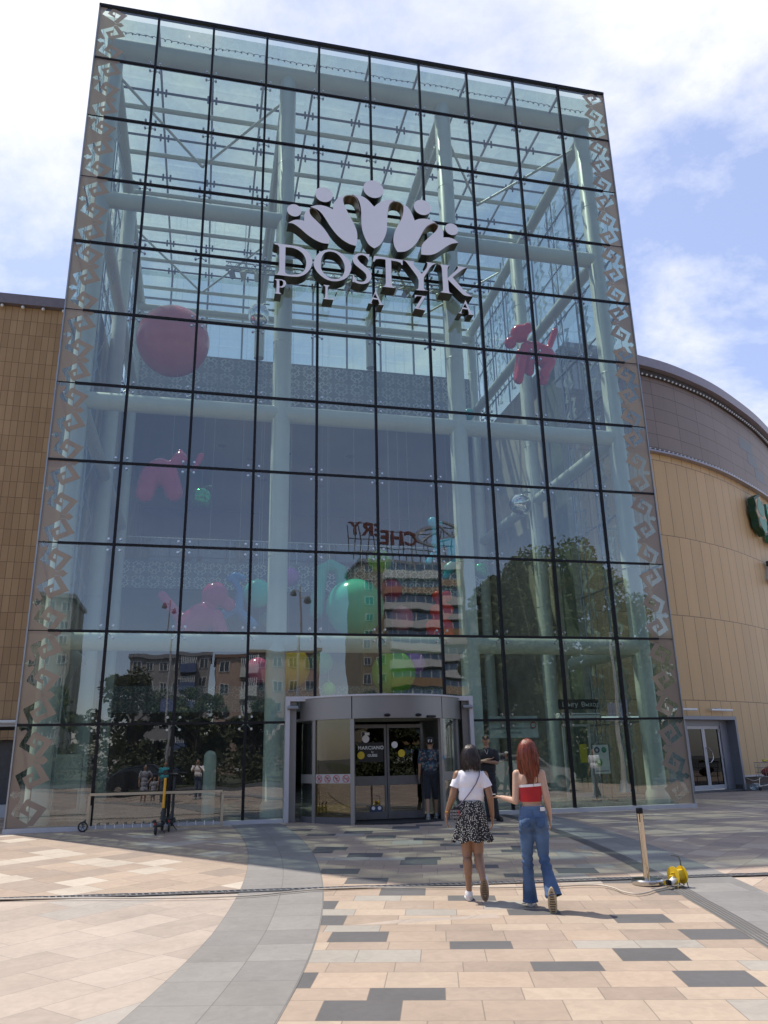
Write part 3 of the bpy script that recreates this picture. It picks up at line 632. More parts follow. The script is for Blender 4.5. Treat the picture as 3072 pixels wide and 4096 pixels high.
YF, YB = -.52, -.14
SG = thing('logo_sign', 'large pale crown emblem above pale raised lettering high on the glass facade', 'sign')
for p in LOGO['petal']: MB().prism([crom(p)], YF, YB, front=0, side=1).build('emblem_petal', [M_SIGNF, M_SIGNS], SG, smooth=25, fix=True)
for cx0, cz0, r in DISCS:
    MB().prism([[(cx0+r*math.cos(2*math.pi*k/40), cz0+r*math.sin(2*math.pi*k/40)) for k in range(40)]], YF, YB, front=0, side=1).build('emblem_disc', [M_SIGNF, M_SIGNS], SG, smooth=30, fix=True)
for p in LOGO['ribbon']:
    q = p[:]; L = crom([(a[0], a[1], 1) if i in (0, len(q)-1) else a[:2] for i, a in enumerate(q)])[:]
    # drop the closing segment, then give the arch a small thickness
    L = [v for v in L]
    cxm = sum(v[0] for v in L)/len(L); czm = min(v[1] for v in L)
    inn = [(v[0]+(cxm-v[0])*.06, v[1]+(czm-v[1])*.05) for v in L]
    mb = MB(); n = len(L); vs = [(x, YF+.004, z) for x, z in L]+[(x, YB, z) for x, z in L]+[(x, YF+.004, z) for x, z in inn]+[(x, YB, z) for x, z in inn]
    fs = []
    for i in range(n-1): fs += [(i, i+1, n+i+1, n+i), (2*n+i, 3*n+i, 3*n+i+1, 2*n+i+1), (i, 2*n+i, 2*n+i+1, i+1)]
    mb.add(vs, fs).build('emblem_ribbon', M_BRONZE, SG, smooth=60)
for k in 'DOSTYKPLAZ': MB().prism([crom(l) for l in LOGO[k]], YF, YB, front=0, side=1).build('letter_'+k.lower(), [M_SIGNF, M_SIGNS], SG, smooth=25, fix=True)
MB().prism([crom(l) for l in LOGO['A2']], YF, YB, front=0, side=1).build('letter_a', [M_SIGNF, M_SIGNS], SG, smooth=25, fix=True)
sb = MB()
for x, z in ((5.66, 15.6), (6.5, 15.9), (7.93, 16), (9.4, 15.8), (10.2, 15.5), (5.6, 13.6), (6.9, 13.6), (8.0, 13.6), (9.0, 13.8), (10.3, 13.8)): sb.tube((x, -.16, z), (x, .0, z), .02, n=6)
sb.build('sign_bracket', M_DSTEEL, SG)

# ---------------------------------------------------------------- left stone wing
def cladmat(name, cols, pw, ph, joint, jw=.012, off=.0, rough=.75, streak=.2, useuv=False, seed=1.):
    m, t, b = newmat(name)
    if useuv: u0 = nn(t, 'ShaderNodeUVMap'); src = u0.outputs[0]
    else: u0 = nn(t, 'ShaderNodeNewGeometry'); src = u0.outputs['Position']
    s = nn(t, 'ShaderNodeSeparateXYZ'); lk(t, src, s.inputs[0]); X = s.outputs[0]; Z = s.outputs[1 if useuv else 2]
    gz = nn(t, 'ShaderNodeNewGeometry')
    q = mth(t, 'DIVIDE', mth(t, 'ADD', Z, .0), ph); row = mth(t, 'FLOOR', q); fy = mth(t, 'MULTIPLY', mth(t, 'SUBTRACT', q, row), ph)
    u_ = mth(t, 'ADD', mth(t, 'DIVIDE', X, pw), mth(t, 'MULTIPLY', row, off)); col = mth(t, 'FLOOR', u_); fx = mth(t, 'MULTIPLY', mth(t, 'SUBTRACT', u_, col), pw)
    w2 = nn(t, 'ShaderNodeTexWhiteNoise', noise_dimensions='3D'); c3 = nn(t, 'ShaderNodeCombineXYZ'); lk(t, row, c3.inputs[0]); lk(t, col, c3.inputs[1]); c3.inputs[2].default_value = seed; lk(t, c3.outputs[0], w2.inputs['Vector'])
    rp = nn(t, 'ShaderNodeValToRGB'); e = rp.color_ramp.elements; e[0].color = (*cols[0], 1); e[1].color = (*cols[1], 1); lk(t, w2.outputs['Value'], rp.inputs[0])
    ex = mth(t, 'MINIMUM', fx, mth(t, 'SUBTRACT', pw, fx)); ey = mth(t, 'MINIMUM', fy, mth(t, 'SUBTRACT', ph, fy))
    jm = mth(t, 'LESS_THAN', mth(t, 'MINIMUM', ex, ey), jw)
    mpn = nn(t, 'ShaderNodeMapping'); mpn.inputs['Scale'].default_value = (3, 3, .35); lk(t, gz.outputs['Position'], mpn.inputs[0])
    nz = nn(t, 'ShaderNodeTexNoise'); nz.inputs['Scale'].default_value = 1.6; nz.inputs['Detail'].default_value = 9; nz.inputs['Roughness'].default_value = .65; lk(t, mpn.outputs[0], nz.inputs['Vector'])
    nf = nn(t, 'ShaderNodeTexNoise'); nf.inputs['Scale'].default_value = 35; nf.inputs['Detail'].default_value = 3; lk(t, gz.outputs['Position'], nf.inputs['Vector'])
    a = mth(t, 'ADD', 1-streak/2-.04, mth(t, 'ADD', mth(t, 'MULTIPLY', nz.outputs[0], streak), mth(t, 'MULTIPLY', nf.outputs[0], .08)))
    vs = nn(t, 'ShaderNodeVectorMath', operation='SCALE'); lk(t, rp.outputs[0], vs.inputs[0]); lk(t, a, vs.inputs[3])
    mj = nn(t, 'ShaderNodeMix', data_type='RGBA'); lk(t, mth(t, 'MULTIPLY', jm, .85), mj.inputs[0]); lk(t, vs.outputs[0], mj.inputs[6]); mj.inputs[7].default_value = (*joint, 1)
    lk(t, mj.outputs[2], b.inputs['Base Color']); b.inputs['Roughness'].default_value = rough
    bp = nn(t, 'ShaderNodeBump'); bp.inputs['Strength'].default_value = .5; bp.inputs['Distance'].default_value = .01; lk(t, mth(t, 'SUBTRACT', mth(t, 'MULTIPLY', nf.outputs[0], .3), jm), bp.inputs['Height']); lk(t, bp.outputs[0], b.inputs['Normal'])
    return m
M_STONE = cladmat('brown_stone_tiles', ((.375, .232, .118), (.46, .295, .155)), .20, .50, (.17, .10, .055), jw=.008, off=.0, streak=.35)
LW = thing('stone_wing', 'brown stone-tiled wing of the shopping centre left of the glass atrium', 'building')
MB().box((-40, 5.5, 2.45), (XL-.31, 6.1, 15.5)).build('wall', M_STONE, LW, smooth=0)
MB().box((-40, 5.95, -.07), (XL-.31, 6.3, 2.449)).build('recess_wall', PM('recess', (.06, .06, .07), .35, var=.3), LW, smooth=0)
MB().box((-40, 5.3, 15.5), (XL-.31, 12, 15.85)).build('roof_edge', PM('roof_trim', (.20, .17, .19), .5, .2), LW, smooth=0)
MB().box((-40, 5.42, 2.30), (XL-.31, 5.9, 2.449)).build('lintel', M_GREYL, LW, smooth=0)
MB().box((-40, 5.47, 1.95), (XL-.31, 5.9, 2.2)).build('awning_panel', M_STONE, LW, smooth=0)
MB().box((-3.5, 5.6, -.07), (-2.2, 5.94, 2.2)).build('entrance_panel', G_DARK, LW, smooth=0)
MB().box((-40, 5.5, -.07), (-1.0, 5.9, .25)).build('base_course', M_GREYL, LW, smooth=0)
MB().tube((-3.2, 5.3, 2.42), (-1.2, 5.3, 2.42), .05, n=10).build('strip_lamp', M_WHITE, LW)
MB().box((-40, 12, -.07), (XL-.31, 12.3, 15.5)).build('rear_wall', M_STONE, LW, smooth=0)
bl = MB()
for k in range(30): bl.ell((-.6-k*.62, 5.36, 15.42), .055, nu=10, nv=6)
bl.build('roof_bulbs', M_WHITE, LW, kind='stuff')

# ---------------------------------------------------------------- right curved hall
WP = [(16.35, 5.3), (18, 5.42), (19.9, 5.80), (21.35, 6.22), (23.5, 7.15), (25.5, 8.3), (28.2, 10.1), (31, 12.4), (34, 15.6), (37, 19.8)]
def wallcurve(n=90):
    out = []
    N = len(WP)
    for i in range(N-1):
        p0 = WP[max(i-1, 0)]; a = WP[i]; b = WP[i+1]; p3 = WP[min(i+2, N-1)]
        for k in range(10):
            t = k/10; out.append(tuple(.5*(2*a[c]+(b[c]-p0[c])*t+(2*p0[c]-5*a[c]+4*b[c]-p3[c])*t*t+(-p0[c]+3*a[c]-3*b[c]+p3[c])*t**3) for c in (0, 1)))
    out.append(WP[-1]); return out
WC = wallcurve(); WSs = [0]
for a, b in zip(WC, WC[1:]): WSs.append(WSs[-1]+math.hypot(b[0]-a[0], b[1]-a[1]))
def wat(s):
    for i in range(len(WSs)-1):
        if s <= WSs[i+1]:
            t = (s-WSs[i])/(WSs[i+1]-WSs[i]); a, b = WC[i], WC[i+1]
            d = Vector((b[0]-a[0], b[1]-a[1], 0)).normalized(); return Vector((a[0]+(b[0]-a[0])*t, a[1]+(b[1]-a[1])*t, 0)), d, Vector((d.y, -d.x, 0))
    return Vector((*WC[-1], 0)), Vector((1, 0, 0)), Vector((0, -1, 0))
def s_of_x(x):
    for i in range(len(WC)-1):
        if WC[i][0] <= x <= WC[i+1][0]: return WSs[i]+(x-WC[i][0])/(WC[i+1][0]-WC[i][0])*(WSs[i+1]-WSs[i])
RW = thing('curved_hall', 'curved hall with yellow cladding below and brown panels above right of the atrium', 'building')
def wallstrip(name, mat, z0, z1, s0, s1, out=0., thick=.25, n=60, parent=None):
    vs = []; uv = []; fs = []
    for i in range(n+1):
        s = s0+(s1-s0)*i/n; p, d, nn_ = wat(s); a = p+nn_*out; b = p-nn_*thick
        vs += [(a.x, a.y, z0), (a.x, a.y, z1), (b.x, b.y, z1), (b.x, b.y, z0)]; uv += [(s, z0), (s, z1), (s, z1), (s, z0)]
    for i in range(n):
        k = i*4
        for e in range(4): fs.append((k+e, k+(e+1) % 4, k+4+(e+1) % 4, k+4+e))
    fs += [(0, 1, 2, 3), (n*4, n*4+3, n*4+2, n*4+1)]
    mb = MB().add(vs, fs); o = mb.build(name, mat, parent or RW, smooth=30, fix=True)
    ul = o.data.uv_layers.new(name='arc')
    for l in o.data.loops: ul.data[l.index].uv = uv[l.vertex_index]
    return o
M_YCL = cladmat('yellow_cladding', ((.56, .37, .18), (.62, .41, .20)), .62, 2.95, (.11, .065, .04), jw=.011, off=.37, rough=.5, streak=.22, useuv=True)
M_BCL = cladmat('brown_cladding', ((.225, .172, .148), (.25, .19, .165)), 1.35, .56, (.05, .035, .03), jw=.009, rough=.5, streak=.2, useuv=True, seed=4)
SD0, SD1 = s_of_x(20.1), s_of_x(22.35)
ST = WSs[-1]
wallstrip('yellow_wall', M_YCL, .42, 12.05, SD1+.11, ST)
wallstrip('yellow_wall', M_YCL, 2.42, 12.05, 0, SD1+.11); wallstrip('yellow_wall', M_YCL, -.06, 2.299, 0, SD0-1.22)
wallstrip('brown_wall', M_BCL, 12.25, 15.3, 0, ST, out=.02)
wallstrip('cornice', PM('cornice_metal', (.30, .26, .29), .45, .3), 15.55, 15.95, 0, ST, out=.35, thick=.4)
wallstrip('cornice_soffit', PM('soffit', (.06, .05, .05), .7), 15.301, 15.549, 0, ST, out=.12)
wallstrip('light_channel', PM('channel_metal', (.34, .32, .36), .4, .4), 12.051, 12.12, 0, ST, out=.22)
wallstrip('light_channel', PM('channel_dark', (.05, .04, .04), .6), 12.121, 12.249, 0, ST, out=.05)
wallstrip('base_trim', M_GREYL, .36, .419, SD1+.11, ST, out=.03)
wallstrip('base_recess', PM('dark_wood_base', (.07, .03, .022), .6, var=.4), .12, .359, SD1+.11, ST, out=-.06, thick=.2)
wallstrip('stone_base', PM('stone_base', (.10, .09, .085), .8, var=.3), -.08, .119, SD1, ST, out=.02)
bl = MB()
for k in range(120):
    p, d, n_ = wat(.2+k*.235); bl.ell((p.x+n_.x*.2, p.y+n_.y*.2, 15.27), .042, nu=8, nv=5)
    bl.ell((p.x+n_.x*.13, p.y+n_.y*.13, 12.19), .036, nu=8, nv=5)
bl.build('bulbs', M_WHITE, RW, kind='stuff')
# panels of a different colour high on the brown band
for s0, s1, z0, z1 in ((10.6, 12.2, 13.9, 14.45), (11.4, 12.6, 13.35, 13.89), (12.1, 13.4, 12.8, 13.34)):
    wallstrip('grey_panel', PM('grey_blue_panel', (.17, .18, .19), .5), z0, z1, s0, s1, out=.024, thick=0.1, n=6)
# recessed grey door portal
def wbox(mb, s0, s1, o0, o1, z0, z1):
    p, d, n_ = wat((SD0+SD1)/2); c = (SD0+SD1)/2
    M = Matrix(((d.x, n_.x, 0, p.x), (d.y, n_.y, 0, p.y), (0, 0, 1, 0), (0, 0, 0, 1)))
    a, b = min(s0-c, s1-c), max(s0-c, s1-c); return mb.box((a, min(o0, o1), z0), (b, max(o0, o1), z1), M)
s0, s1 = SD0, SD1
pm = MB(); M_PORT = PM('portal_metal', (.26, .265, .30), .5, .3, var=.06)
wbox(pm, s0-1.2, s1+.1, -.75, .045, 2.30, 2.418); wbox(pm, s1, s1+.10, -.75, .045, -.05, 2.299); wbox(pm, s0-.15, s0-.02, -.75, -.2, -.05, 2.299)
wbox(pm, s1-.42, s1-.002, -.44, -.30, -.05, 2.299); wbox(pm, s0-1.3, s0-.16, -.44, -.3, -.05, 2.299); wbox(pm, s0-.019, s0+.1, -.44, -.3, -.05, 2.299); wbox(pm, s0+.101, s1-.421, -.44, -.31, 2.102, 2.299)
pm.build('door_portal', M_PORT, RW, smooth=0)
fl = MB(); wbox(fl, s0-1.3, s1, -.9, 0, -.075, -.02); fl.build('threshold', M_GREYD, RW, smooth=0)
dw = (s1-.43-(s0+.1))/2
for k in (0, 1):
    a = s0+.1+k*dw; fr_ = MB(); wbox(fr_, a+.004, a+.085, -.40, -.345, .0, 2.1); wbox(fr_, a+dw-.085, a+dw-.004, -.40, -.345, .0, 2.1); wbox(fr_, a+.0851, a+dw-.0851, -.40, -.345, 2.0, 2.1); wbox(fr_, a+.0851, a+dw-.0851, -.40, -.345, .0, .14)
    D_ = fr_.build('side_door', M_GREYL, RW, smooth=0)
    gm = MB(); wbox(gm, a+.0851, a+dw-.0851, -.38, -.365, .1401, 1.999); gm.build('door_glass', G_DARK, D_, smooth=0)
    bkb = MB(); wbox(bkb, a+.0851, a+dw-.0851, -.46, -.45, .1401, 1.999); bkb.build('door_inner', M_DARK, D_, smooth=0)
    p, d, n_ = wat((s0+s1)/2); c = (s0+s1)/2; M = Matrix(((d.x, n_.x, 0, p.x), (d.y, n_.y, 0, p.y), (0, 0, 1, 0), (0, 0, 0, 1)))
    if k == 1:
        hx = a+.05-c; MB().path([(hx, -.34, .86), (hx+.04, -.26, .88), (hx+.17, -.25, .98), (hx+.19, -.25, 1.1), (hx+.15, -.25, 1.25), (hx+.02, -.26, 1.36), (hx, -.34, 1.36)], .018, 8, M).build('door_handle', M_STEEL, D_)
    hg = MB()
    for z in (.12, 1.05, 1.95): xx = (a+.03 if k == 0 else a+dw-.03)-c; hg.tube((xx, -.325, z-.05), (xx, -.325, z+.05), .016, n=8, M=M)
    hg.build('door_hinge', M_GREYL, D_)
lm = MB(); p, d, n_ = wat((SD0+SD1)/2+.1)
for x0_, x1_ in ((-.35, .85), (-2.6, -1.15)): lm.tube(p+d*x0_+n_*.16+Vector((0, 0, 2.62)), p+d*x1_+n_*.16+Vector((0, 0, 2.62)), .042, n=10)
lm.tube(p+d*.2+n_*.0+Vector((0, 0, 2.68)), p+d*.2+n_*.16+Vector((0, 0, 2.64)), .03, n=8)
lm.build('strip_lamp', M_WHITE, RW)
hb = MB(); p, d, n_ = wat(SD1)
hb.path([p+d*(.28+.13*k)+n_*.03+Vector((0, 0, .33-.11*math.sin(math.pi*k/8*1.05+.05)-.0*k)) for k in range(9)], .011, 6).build('hanging_hose', PM('cream_hose', (.5, .45, .36), .5), RW)
# roof-top signs on the curved wall
def textmesh(body, size, depth, name, mat, M, parent=None, bold=0., align='CENTER', smooth=0, space=1.):
    cu = bpy.data.curves.new(name, 'FONT'); cu.body = body; cu.size = size; cu.extrude = depth; cu.offset = bold; cu.align_x = align; cu.align_y = 'CENTER'; cu.space_character = space
    ob = bpy.data.objects.new('t', cu); link(ob); bpy.context.view_layer.update()
    me = bpy.data.meshes.new_from_object(ob.evaluated_get(bpy.context.evaluated_depsgraph_get())); bpy.data.objects.remove(ob)
    me.transform(M); me.materials.clear(); me.materials.append(mat)
    o = bpy.data.objects.new(name, me); link(o)
    if parent: o.parent = parent
    return o
def wallM(s, z, out):       # local x along wall, y up, z outwards
    p, d, n_ = wat(s); return Matrix(((d.x, 0, n_.x, p.x+n_.x*out), (d.y, 0, n_.y, p.y+n_.y*out), (0, 1, 0, z), (0, 0, 0, 1)))
M_GRN = PM('bank_green', (.05, .24, .16), .4, var=.05); M_GRND = PM('bank_green_dark', (.01, .06, .03), .5)
M_GOLD = PM('emblem_gold', (.45, .30, .18), .45)
s_em = s_of_x(26.15); zc = 10.7
BK = thing('bank_sign', 'green bank sign with diamond-shaped emblem on the yellow curved wall', 'sign')
M4 = wallM(s_em, zc, .12)
Mx = M4 @ Matrix(((.82, 0, 0, .12), (0, 0, .88, 0), (0, -1, 0, 0), (0, 0, 0, 1)))     # prism xz -> wall plane
oct_ = [(-.25, .95), (.3, 1.15), (.38, .82), (.72, .62), (.62, .15), (.8, -.12), (.6, -.5), (.62, -.85), (.2, -.98), (-.05, -.78), (-.5, -.62), (-.5, -.22), (-.72, .1), (-.52, .42), (-.6, .78)]
MB().prism([oct_], -.28, .0, Mx).build('emblem_body', M_GRND, BK, smooth=0, fix=True)
MB().prism([[(x*.86, z*.88) for x, z in oct_]], -.30, -.282, Mx).build('emblem_rim', M_GOLD, BK, smooth=0, fix=True)
MB().prism([crom([(-.1, .86), (.3, .7), (.5, .35), (.35, .02), (.0, -.02), (-.25, .1), (-.38, .4)])], -.312, -.302, Mx).build('emblem_leaf', M_GRN, BK, smooth=0, fix=True)
MB().prism([crom([(.42, -.1), (.6, -.3), (.5, -.6), (.15, -.84), (-.2, -.6), (-.4, -.3), (-.2, -.08), (.1, -.2)])], -.312, -.302, Mx).build('emblem_leaf', M_GRN, BK, smooth=0, fix=True)
textmesh('H', 1.05, .14, 'letter_h', M_GRN, wallM(s_em+1.35, zc+.28, .26), BK, .03); textmesh('B', 1.05, .14, 'letter_b', M_GRN, wallM(s_em+1.35, zc-.62, .26), BK, .03)
textmesh('A', 1.05, .14, 'letter_a', M_GRN, wallM(s_em+2.15, zc+.28, .26), BK, .03); textmesh('A', 1.05, .14, 'letter_a', M_GRN, wallM(s_em+2.15, zc-.62, .26), BK, .03)
o = textmesh('Z', 1.15, .12, 'store_sign_letter', PM('sign_black', (.03, .03, .03), .5), wallM(s_of_x(26.95), 8.35, .25), None, .05); tag(o, 'black letter Z sign on the yellow wall at the picture edge', 'sign letter')
o = textmesh('T', .62, .08, 'store_sign_letter', PM('sign_black2', (.05, .05, .05), .5), wallM(s_of_x(26.75), 5.35, .2), None, .03); tag(o, 'small dark letter T sign low on the yellow wall', 'sign letter')
# ---------------------------------------------------------------- revolving door
RD = thing('revolving_door', 'large grey revolving door drum with curved fascia at the foot of the glass facade', 'door')
DC = (8.03, .95); DR = 2.13
def arc(mb, r0, r1, z0, z1, a0, a1, n=24, c=DC):
    vs = []
    for i in range(n+1):
        t = R(a0+(a1-a0)*i/n); cs, sn = math.cos(t), math.sin(t)
        vs += [(c[0]+r0*cs, c[1]+r0*sn, z0), (c[0]+r1*cs, c[1]+r1*sn, z0), (c[0]+r1*cs, c[1]+r1*sn, z1), (c[0]+r0*cs, c[1]+r0*sn, z1)]
    fs = []
    for i in range(n):
        k = i*4
        for e in range(4): fs.append((k+e, k+4+e, k+4+(e+1) % 4, k+(e+1) % 4))
    fs += [(3, 2, 1, 0), (n*4, n*4+1, n*4+2, n*4+3)]
    return mb.add(vs, fs)
def apos(a, r=DR): return Vector((DC[0]+r*math.cos(R(a)), DC[1]+r*math.sin(R(a)), 0))
M_FAS = PM('door_fascia_grey', (.235, .225, .22), .38, .45, var=.04, scale=1)
aL, aR = 205, 335
for k, (a0, a1) in enumerate(((aL, 244.2), (244.8, 304), (304.6, aR))):
    arc(MB(), DR-.12, DR+.045, 2.13, 2.62, a0, a1).build('fascia', M_FAS, RD, smooth=30, fix=True)
arc(MB(), DR-.3, DR+.07, 2.621, 2.66, aL, aR, 40).build('fascia_cap', M_GREYL, RD, smooth=30, fix=True)
arc(MB(), .0, DR-.13, 2.14, 2.2, 180, 360, 40).build('canopy_ceiling', PM('canopy_ceiling', (.22, .2, .18), .6), RD, smooth=30, fix=True)
for a in (218, 244.5, 304, 325):
    p = apos(a); Mx = Matrix.Translation(p) @ Matrix.Rotation(R(a), 4, 'Z')
    MB().box((-.05, -.045, -.1), (.03, .045, 2.129), Mx).build('post', M_FAS, RD, smooth=0)
for a0, a1, gm_ in ((205.5, 217, G_CLEAR), (219.3, 243.3, G_YEL), (305.3, 324, G_CLEAR), (326.2, 334, G_CLEAR)):
    arc(MB(), DR-.012, DR, .06, 2.125, a0, a1).build('curved_glass', gm_, RD, smooth=30, fix=True)
    arc(MB(), DR-.02, DR+.012, .76, .95, a0, a1).build('mid_band', M_FAS if a0 != 219.3 else M_GREYL, RD, smooth=30, fix=True)
    arc(MB(), DR-.03, DR+.02, -.1, .058, a0, a1).build('bottom_rail', M_GREYD, RD, smooth=30, fix=True)
arc(MB(), 0.0, DR+.02, -.11, -.062, 180, 360, 40).build('entrance_mat', PM('rubber_mat', (.03, .028, .028), .85, bump=.5), RD, smooth=30, fix=True)
# prohibition sign strip on the amber glass band
M_RED = PM('sign_red', (.45, .03, .03), .5); M_PAPER = PM('sign_white', (.72, .71, .70), .6, var=.04)
arc(MB(), DR+.0125, DR+.016, .765, .945, 219.6, 243).build('notice_strip', PM('strip_pale', (.42, .39, .38), .5, var=.05), RD, smooth=30, fix=True)
def curvM(a, z, out=.02):
    p = apos(a, DR+out); t = R(a); n_ = Vector((math.cos(t), math.sin(t), 0)); x_ = Vector((-n_.y, n_.x, 0)); 
    return Matrix(((x_.x, 0, n_.x, p.x), (x_.y, 0, n_.y, p.y), (0, 1, 0, z), (0, 0, 0, 1)))
for k, a in enumerate((222.3, 228.3, 234.3, 240.4)):
    M = curvM(a, .855); mb = MB()
    mb.path([(.072*math.cos(t*math.pi/12), .072*math.sin(t*math.pi/12), 0) for t in range(24)], .0065, 5, M, closed=True)
    mb.box((-.07, -.006, -.002), (.07, .006, .004), M @ Matrix.Rotation(R(-45), 4, 'Z'))
    s_ = mb.build('prohibition_sign', M_RED, RD)
    ic = MB(); M2 = M @ Matrix.Translation((0, 0, -.003))
    if k == 0: ic.box((-.035, -.02, 0), (.02, .015, .002), M2).box((.01, .01, 0), (.035, .035, .002), M2).box((-.035, -.045, 0), (-.022, -.02, .002), M2).box((.008, -.045, 0), (.02, -.02, .002), M2)
    elif k == 1: ic.box((-.03, .0, 0), (.03, .03, .002), M2).box((-.02, -.03, 0), (.03, -.018, .002), M2).ell((-.02, -.04, 0), .008, M2, 8, 4).ell((.025, -.04, 0), .008, M2, 8, 4)
    elif k == 2: ic.box((-.03, -.01, 0), (.005, .03, .002), M2).box((.0, -.04, 0), (.02, .02, .002), M2).box((.02, .005, 0), (.04, .02, .002), M2)
    else: ic.box((-.045, -.008, 0), (.03, .004, .002), M2).box((.032, -.008, 0), (.045, .02, .002), M2)
    ic.build('pictogram', M_GREYD, s_, smooth=0)
# inner leaves of the door, seen through the opening
def leaf(x0, x1, y, parent, gl=G_DARK, name='sliding_leaf'):
    mb = MB(); mb.box((x0, y-.03, -.04), (x0+.05, y+.03, 2.02)).box((x1-.05, y-.03, -.04), (x1, y+.03, 2.02)).box((x0+.051, y-.03, 1.94), (x1-.051, y+.03, 2.02)).box((x0+.051, y-.03, -.04), (x1-.051, y+.03, .12)).box((x0+.051, y-.028, .68), (x1-.051, y+.028, .88))
    L = mb.build(name, PM('leaf_frame', (.13, .13, .135), .4, .5), parent, smooth=0)
    MB().box((x0+.051, y-.006, .121), (x1-.051, y+.006, .679)).box((x0+.051, y-.006, .881), (x1-.051, y+.006, 1.939)).build('leaf_glass', gl, L, smooth=0)
    return L
G_LEAF = glassmat('leaf_glass', (.34, .33, .31), r0=.10)
leaf(7.17, 8.02, -.35, RD, G_LEAF); leaf(8.04, 8.9, -.33, RD, G_LEAF)
MB().box((9.27, -.55, -.1), (9.35, 1.2, 2.12)).build('dark_jamb', M_GREYD, RD, smooth=0)
M_YS = PM('yellow_sticker', (.62, .45, .02), .5, var=.05)
for x, z in ((7.42, 1.34), (8.38, 1.37)): MB().tube((x, -.37, z), (x, -.367, z), .085, n=24).build('round_sticker', M_YS, RD)
MB().tube((8.22, -.365, 1.56), (8.22, -.362, 1.56), .075, n=20).build('speech_sticker', M_PAPER, RD)
MB().tube((7.53, -.391, 1.70), (7.53, -.388, 1.70), .085, n=20).box((7.51, -.39, 1.78), (7.62, -.388, 1.84)).build('speech_sticker', M_PAPER, RD)
MB().box((7.9, -.39, -.02+.14), (7.62, -.385, .24)).build('lower_sticker', PM('sticker_blue', (.03, .05, .12), .5), RD, smooth=0)
for x in (7.69, 7.83): MB().tube((x, -.394, .195), (x, -.391, .195), .04, n=16).build('eye_sticker', M_PAPER, RD)
# fascia sensors
for a, r in ((265.5, .055), (285, .055)):
    p = apos(a, DR+.07); MB().ell((0, 0, 0), (.075, .035, .035)).build('motion_sensor', M_BLACK, RD).location = (p.x, p.y, 2.19)
p = apos(294.5, DR+.06); o = MB().bbox((-.12, -.03, -.025), (.12, .03, .025), .008).build('sensor_bar', M_BLACK, RD); o.location = (p.x, p.y, 2.16); o.rotation_euler = (0, 0, R(24))
p = apos(304, DR+.03); o = MB().box((-.02, -.012, -.04), (.02, -.008, .04)).build('blue_sticker', PM('blue_sticker', (.02, .2, .5), .5), RD, smooth=0); o.location = (p.x, p.y-.03, 1.26); o.rotation_euler = (0, 0, R(27))
PF = thing('door_portal_frame', 'pale grey rectangular portal frame around the revolving door', 'door frame')
MB().box((DX0, -.16, -.09), (DX0+.10, .14, DZ)).build('jamb', M_GREYL, PF, smooth=0); MB().box((DX1-.10, -.16, -.09), (DX1, .14, DZ)).build('jamb', M_GREYL, PF, smooth=0)
MB().box((DX0+.101, -.16, DZ-.11), (DX1-.101, .14, DZ)).build('head', M_GREYL, PF, smooth=0)
MB().box((DX0+.101, -.05, -.09), (DX0+.26, .1, DZ-.111)).build('inner_panel', M_FAS, PF, smooth=0); MB().box((DX1-.26, -.05, -.09), (DX1-.101, .1, DZ-.111)).build('inner_panel', M_FAS, PF, smooth=0)
for x in (DX0+.16, DX1-.16): MB().tube((x-.12, -.2, 2.42), (x+.12, -.2, 2.42), .045, n=12).tube((x, -.2, 2.42), (x, -.15, 2.42), .03, n=8).build('frame_lamp', M_GREY, PF)
# dark shop behind the door
o = MB().box((7.36, -.3638, 1.19), (7.95, -.361, 1.62)).build('shop_poster', PM('poster_black', (.008, .008, .008), .5), None, smooth=0); tag(o, 'black shop poster with white lettering hanging on the left inner leaf of the revolving door', 'poster')
XZ = lambda x, y, z: Matrix(((1, 0, 0, x), (0, 0, 1, y), (0, 1, 0, z), (0, 0, 0, 1)))
def txt(body, size, x, y, z, mat, parent, name='lettering', bold=0., space=1.):
    M = Matrix(((1, 0, 0, x), (0, 0, -1, y), (0, 1, 0, z), (0, 0, 0, 1)))
    return textmesh(body, size, .001, name, mat, M, parent, bold, space=space)
M_TW = PM('text_white', (.75, .75, .75), .5, emit=None)
txt('MARCIANO', .108, 7.655, -.3655, 1.50, M_TW, o, bold=.002, space=1.1); txt('by', .06, 7.69, -.3655, 1.41, M_TW, o); txt('GUESS', .08, 7.69, -.3655, 1.33, M_TW, o, bold=.0015)

# ---------------------------------------------------------------- things inside the atrium, seen through the glass
def info_sign():
    t = thing('notice_board', 'white pavement notice board with green and blue logos behind the right glass', 'notice board', (14.92, 2.5, 0))
    MB().box((-.24, -.02, .72), (.24, .02, 1.5)).build('board', M_PAPER, t, smooth=0)
    MB().box((-.27, -.012, .69), (-.241, .03, 1.53)).box((.241, -.012, .69), (.27, .03, 1.53)).box((-.24, -.012, 1.501), (.24, .03, 1.53)).build('frame', M_GREYD, t, smooth=0)
    lg = MB().box((-.26, -.01, 0), (-.21, .03, .69)).box((.21, -.01, 0), (.26, .03, .69)).box((-.3, -.2, 0), (-.2, .2, .04)).box((.2, -.2, 0), (.3, .2, .04)); lg.build('stand', PM('brown_stand', (.14, .10, .07), .6), t, smooth=0)
    a = MB().path([(-.12+.065*math.cos(k*math.pi/8), -.026, 1.36+.065*math.sin(k*math.pi/8)) for k in range(16)], .02, 6, closed=True); a.build('blue_emblem', PM('logo_navy', (.03, .04, .15), .5), t)
    MB().tube((.1, -.026, 1.36), (.1, -.022, 1.36), .085, n=7).build('green_emblem', PM('logo_teal', (.03, .22, .16), .5), t)
    MB().tube((-.1, -.026, 1.02), (-.1, -.022, 1.02), .12, n=8).build('green_leaf', PM('logo_green', (.08, .35, .08), .5), t)
    MB().box((-.2, -.026, .78), (.2, -.022, .80)).build('footer_line', M_GREYD, t, smooth=0)
